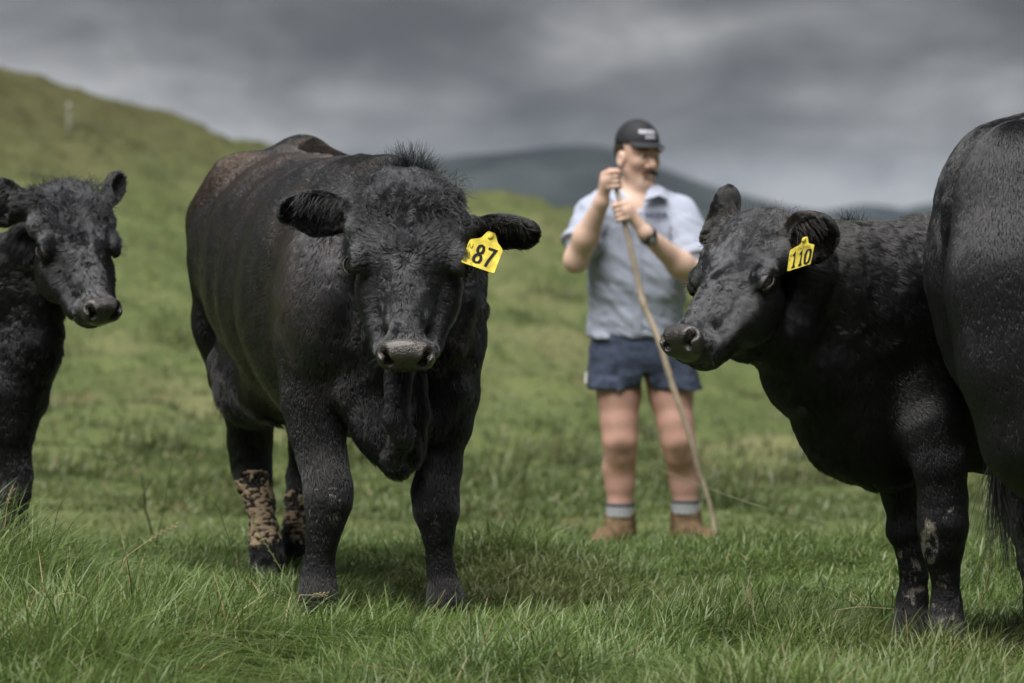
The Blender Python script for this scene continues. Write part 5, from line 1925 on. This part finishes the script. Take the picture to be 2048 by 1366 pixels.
def stalk(pts, d, r, head, mat, label, name='grass_stalk'):
    """a stem through pixel points at distance d with the last part carrying seed spikelets"""
    W = []
    for i, p in enumerate(pts):
        dd = d + (p[2] if len(p) > 2 else 0)
        W.append(P(p[0], p[1], dd))
    W = spline(W, 26)
    g = W[0].copy()
    g[2] = float(ground(g[0], g[1])) - .02
    if W[0][2] > g[2] + .01:
        dr = W[0][2] - g[2]
        hd = W[0] - W[3]
        hd[2] = 0
        g = g + nrm(hd) * dr * .22 * (np.linalg.norm(hd) > 1e-4)
        mid_ = g * .45 + W[0] * .55 + np.array([0, 0, dr * .12])
        W = np.concatenate([spline([g, mid_, W[0]], 8)[:-1], W])
    root = thing(name, W[0], label, 'grass stalk', 'seeding grass stalks standing above the pasture')
    V, F = tube_mesh(W, np.linspace(r, r * .45, len(W)), 5)
    link('stem', py_mesh('stem', V, F), mat, root)
    if head > 0:
        V, F = [], []
        n = int(head)
        idx = np.linspace(len(W) * .52, len(W) - 1.01, n)
        for k, u in enumerate(idx):
            i = int(u)
            c = W[i] + (W[min(i + 1, len(W) - 1)] - W[i]) * (u - i)
            t = nrm(W[min(i + 1, len(W) - 1)] - W[i - 1])
            sd = nrm(np.cross(t, np.array([0.3, 1, .1]))) * (1 if k % 2 else -1)
            L = .011
            a = c + t * L + sd * L * .45
            m = c + t * L * .5 + sd * L * .36
            b = len(V)
            ot = np.cross(t, sd) * .0013
            V += [c, m + sd * .0016, a, m - sd * .0010, m + ot, m - ot]
            F += [(b, b + 1, b + 4), (b + 1, b + 2, b + 4), (b + 2, b + 3, b + 4), (b + 3, b, b + 4), (b + 1, b, b + 5), (b + 2, b + 1, b + 5), (b + 3, b + 2, b + 5), (b, b + 3, b + 5)]
        link('seed_head', py_mesh('seed_head', V, F, False), mat, root)
    return root


stalk([(598, 1215), (585, 1180), (545, 1110), (518, 1068), (503, 1042)], 9.6, .0016, 16, m_greens, 'greenish seed stalk leaning across the muddy hind leg of the bull')
stalk([(250, 1115), (290, 1086), (320, 1066), (352, 1050)], 9.3, .0013, 12, m_straw, 'pale seed head leaning right above the tussock left of the bull')
stalk([(10, 1050), (14, 1015), (20, 990), (26, 978)], 9.9, .0013, 10, m_straw, 'upright pale seed head in front of the leg of the young calf')
stalk([(108, 1060), (114, 1030), (120, 1012), (126, 1002)], 9.9, .0012, 0, m_darks, 'short dark upright stalk just right of the leg of the young calf', )
stalk([(292, 1020), (290, 990), (294, 975), (305, 955)], 12.2, .0022, 8, m_darks, 'dark blurred stalk rising behind the tussock, rightmost of a close pair')
stalk([(289, 1020), (288, 985), (286, 965), (284, 950)], 12.25, .0022, 8, m_darks, 'dark blurred stalk rising behind the tussock, leftmost of a close pair')
stalk([(326, 1030), (334, 980), (340, 945), (346, 922)], 12.3, .0018, 0, m_darks, 'tall faint dark stalk standing by itself between calf and bull')
stalk([(445, 1040), (435, 1015), (415, 995), (385, 984)], 10.2, .0012, 0, m_darks, 'thin dark stalk arching left in front of the hind legs of the bull')
stalk([(128, 1280), (130, 1230), (132, 1180), (135, 1130)], 8.75, .0022, 0, m_straw, 'upright straw coloured stalk in the middle of the tussock')
stalk([(115, 1190), (150, 1187), (190, 1208), (225, 1226), (308, 1230)], 8.85, .0015, 0, m_straw, 'dry broken stalk lying across the tussock')
stalk([(62, 1212), (72, 1190), (90, 1178), (108, 1160)], 8.85, .0018, 0, m_straw, 'bleached bent straw at the left side of the tussock')
stalk([(1517, 1262), (1506, 1220), (1500, 1195), (1497, 1178)], 9.05, .0014, 14, m_straw, 'pale seed head standing alone below the calf with tag 110')
stalk([(1972, 1172), (1976, 1150), (1978, 1125), (1979, 1105)], 10.0, .0016, 6, m_straw, 'pale seed head right of the legs of the calf with tag 110')
stalk([(835, 1275), (850, 1235), (875, 1205), (890, 1180)], 8.9, .0012, 0, m_straw, 'straw stalk slanting in front of the left forefoot of the bull')
stalk([(600, 1190), (618, 1190), (632, 1190), (652, 1188)], 9.2, .0012, 10, m_straw, 'flat lying pale seed head in front of the right forefoot of the bull')
stalk([(722, 1366), (732, 1340), (745, 1310), (754, 1285)], 8.35, .0016, 0, m_straw, 'straw stalk slanting right at the bottom edge below the bull')
stalk([(690, 1362), (678, 1340), (675, 1325), (684, 1280)], 8.35, .0014, 0, m_straw, 'kinked straw stalk at the bottom edge below the bull')
stalk([(1674, 1220), (1720, 1214), (1760, 1216), (1788, 1218)], 9.15, .0014, 0, m_straw, 'dry stalk lying flat left of the feet of the calf with tag 110')

m_dung = mat_plain('dry_dung', (0.055, 0.038, 0.024), 0.95, 0.1, 0.4, 14, 0.5, 40)
c = ray_ground(287, 823, .02)
db = Blob()
for k in range(7):
    a = k * 0.9
    db.ell(c + np.array([.10 * math.cos(a), .12 * math.sin(a), .015 + .01 * (k % 3)]), (.075, .075, .045), None, .03)
db.build(.012, disp=lambda p: .008 * vnoise(p, 24, 3))
pat = db.mesh('dung_pat', m_dung)
tag(pat, 'dark brown dung pat lying on the slope between the young calf and the bull', 'dung pat')
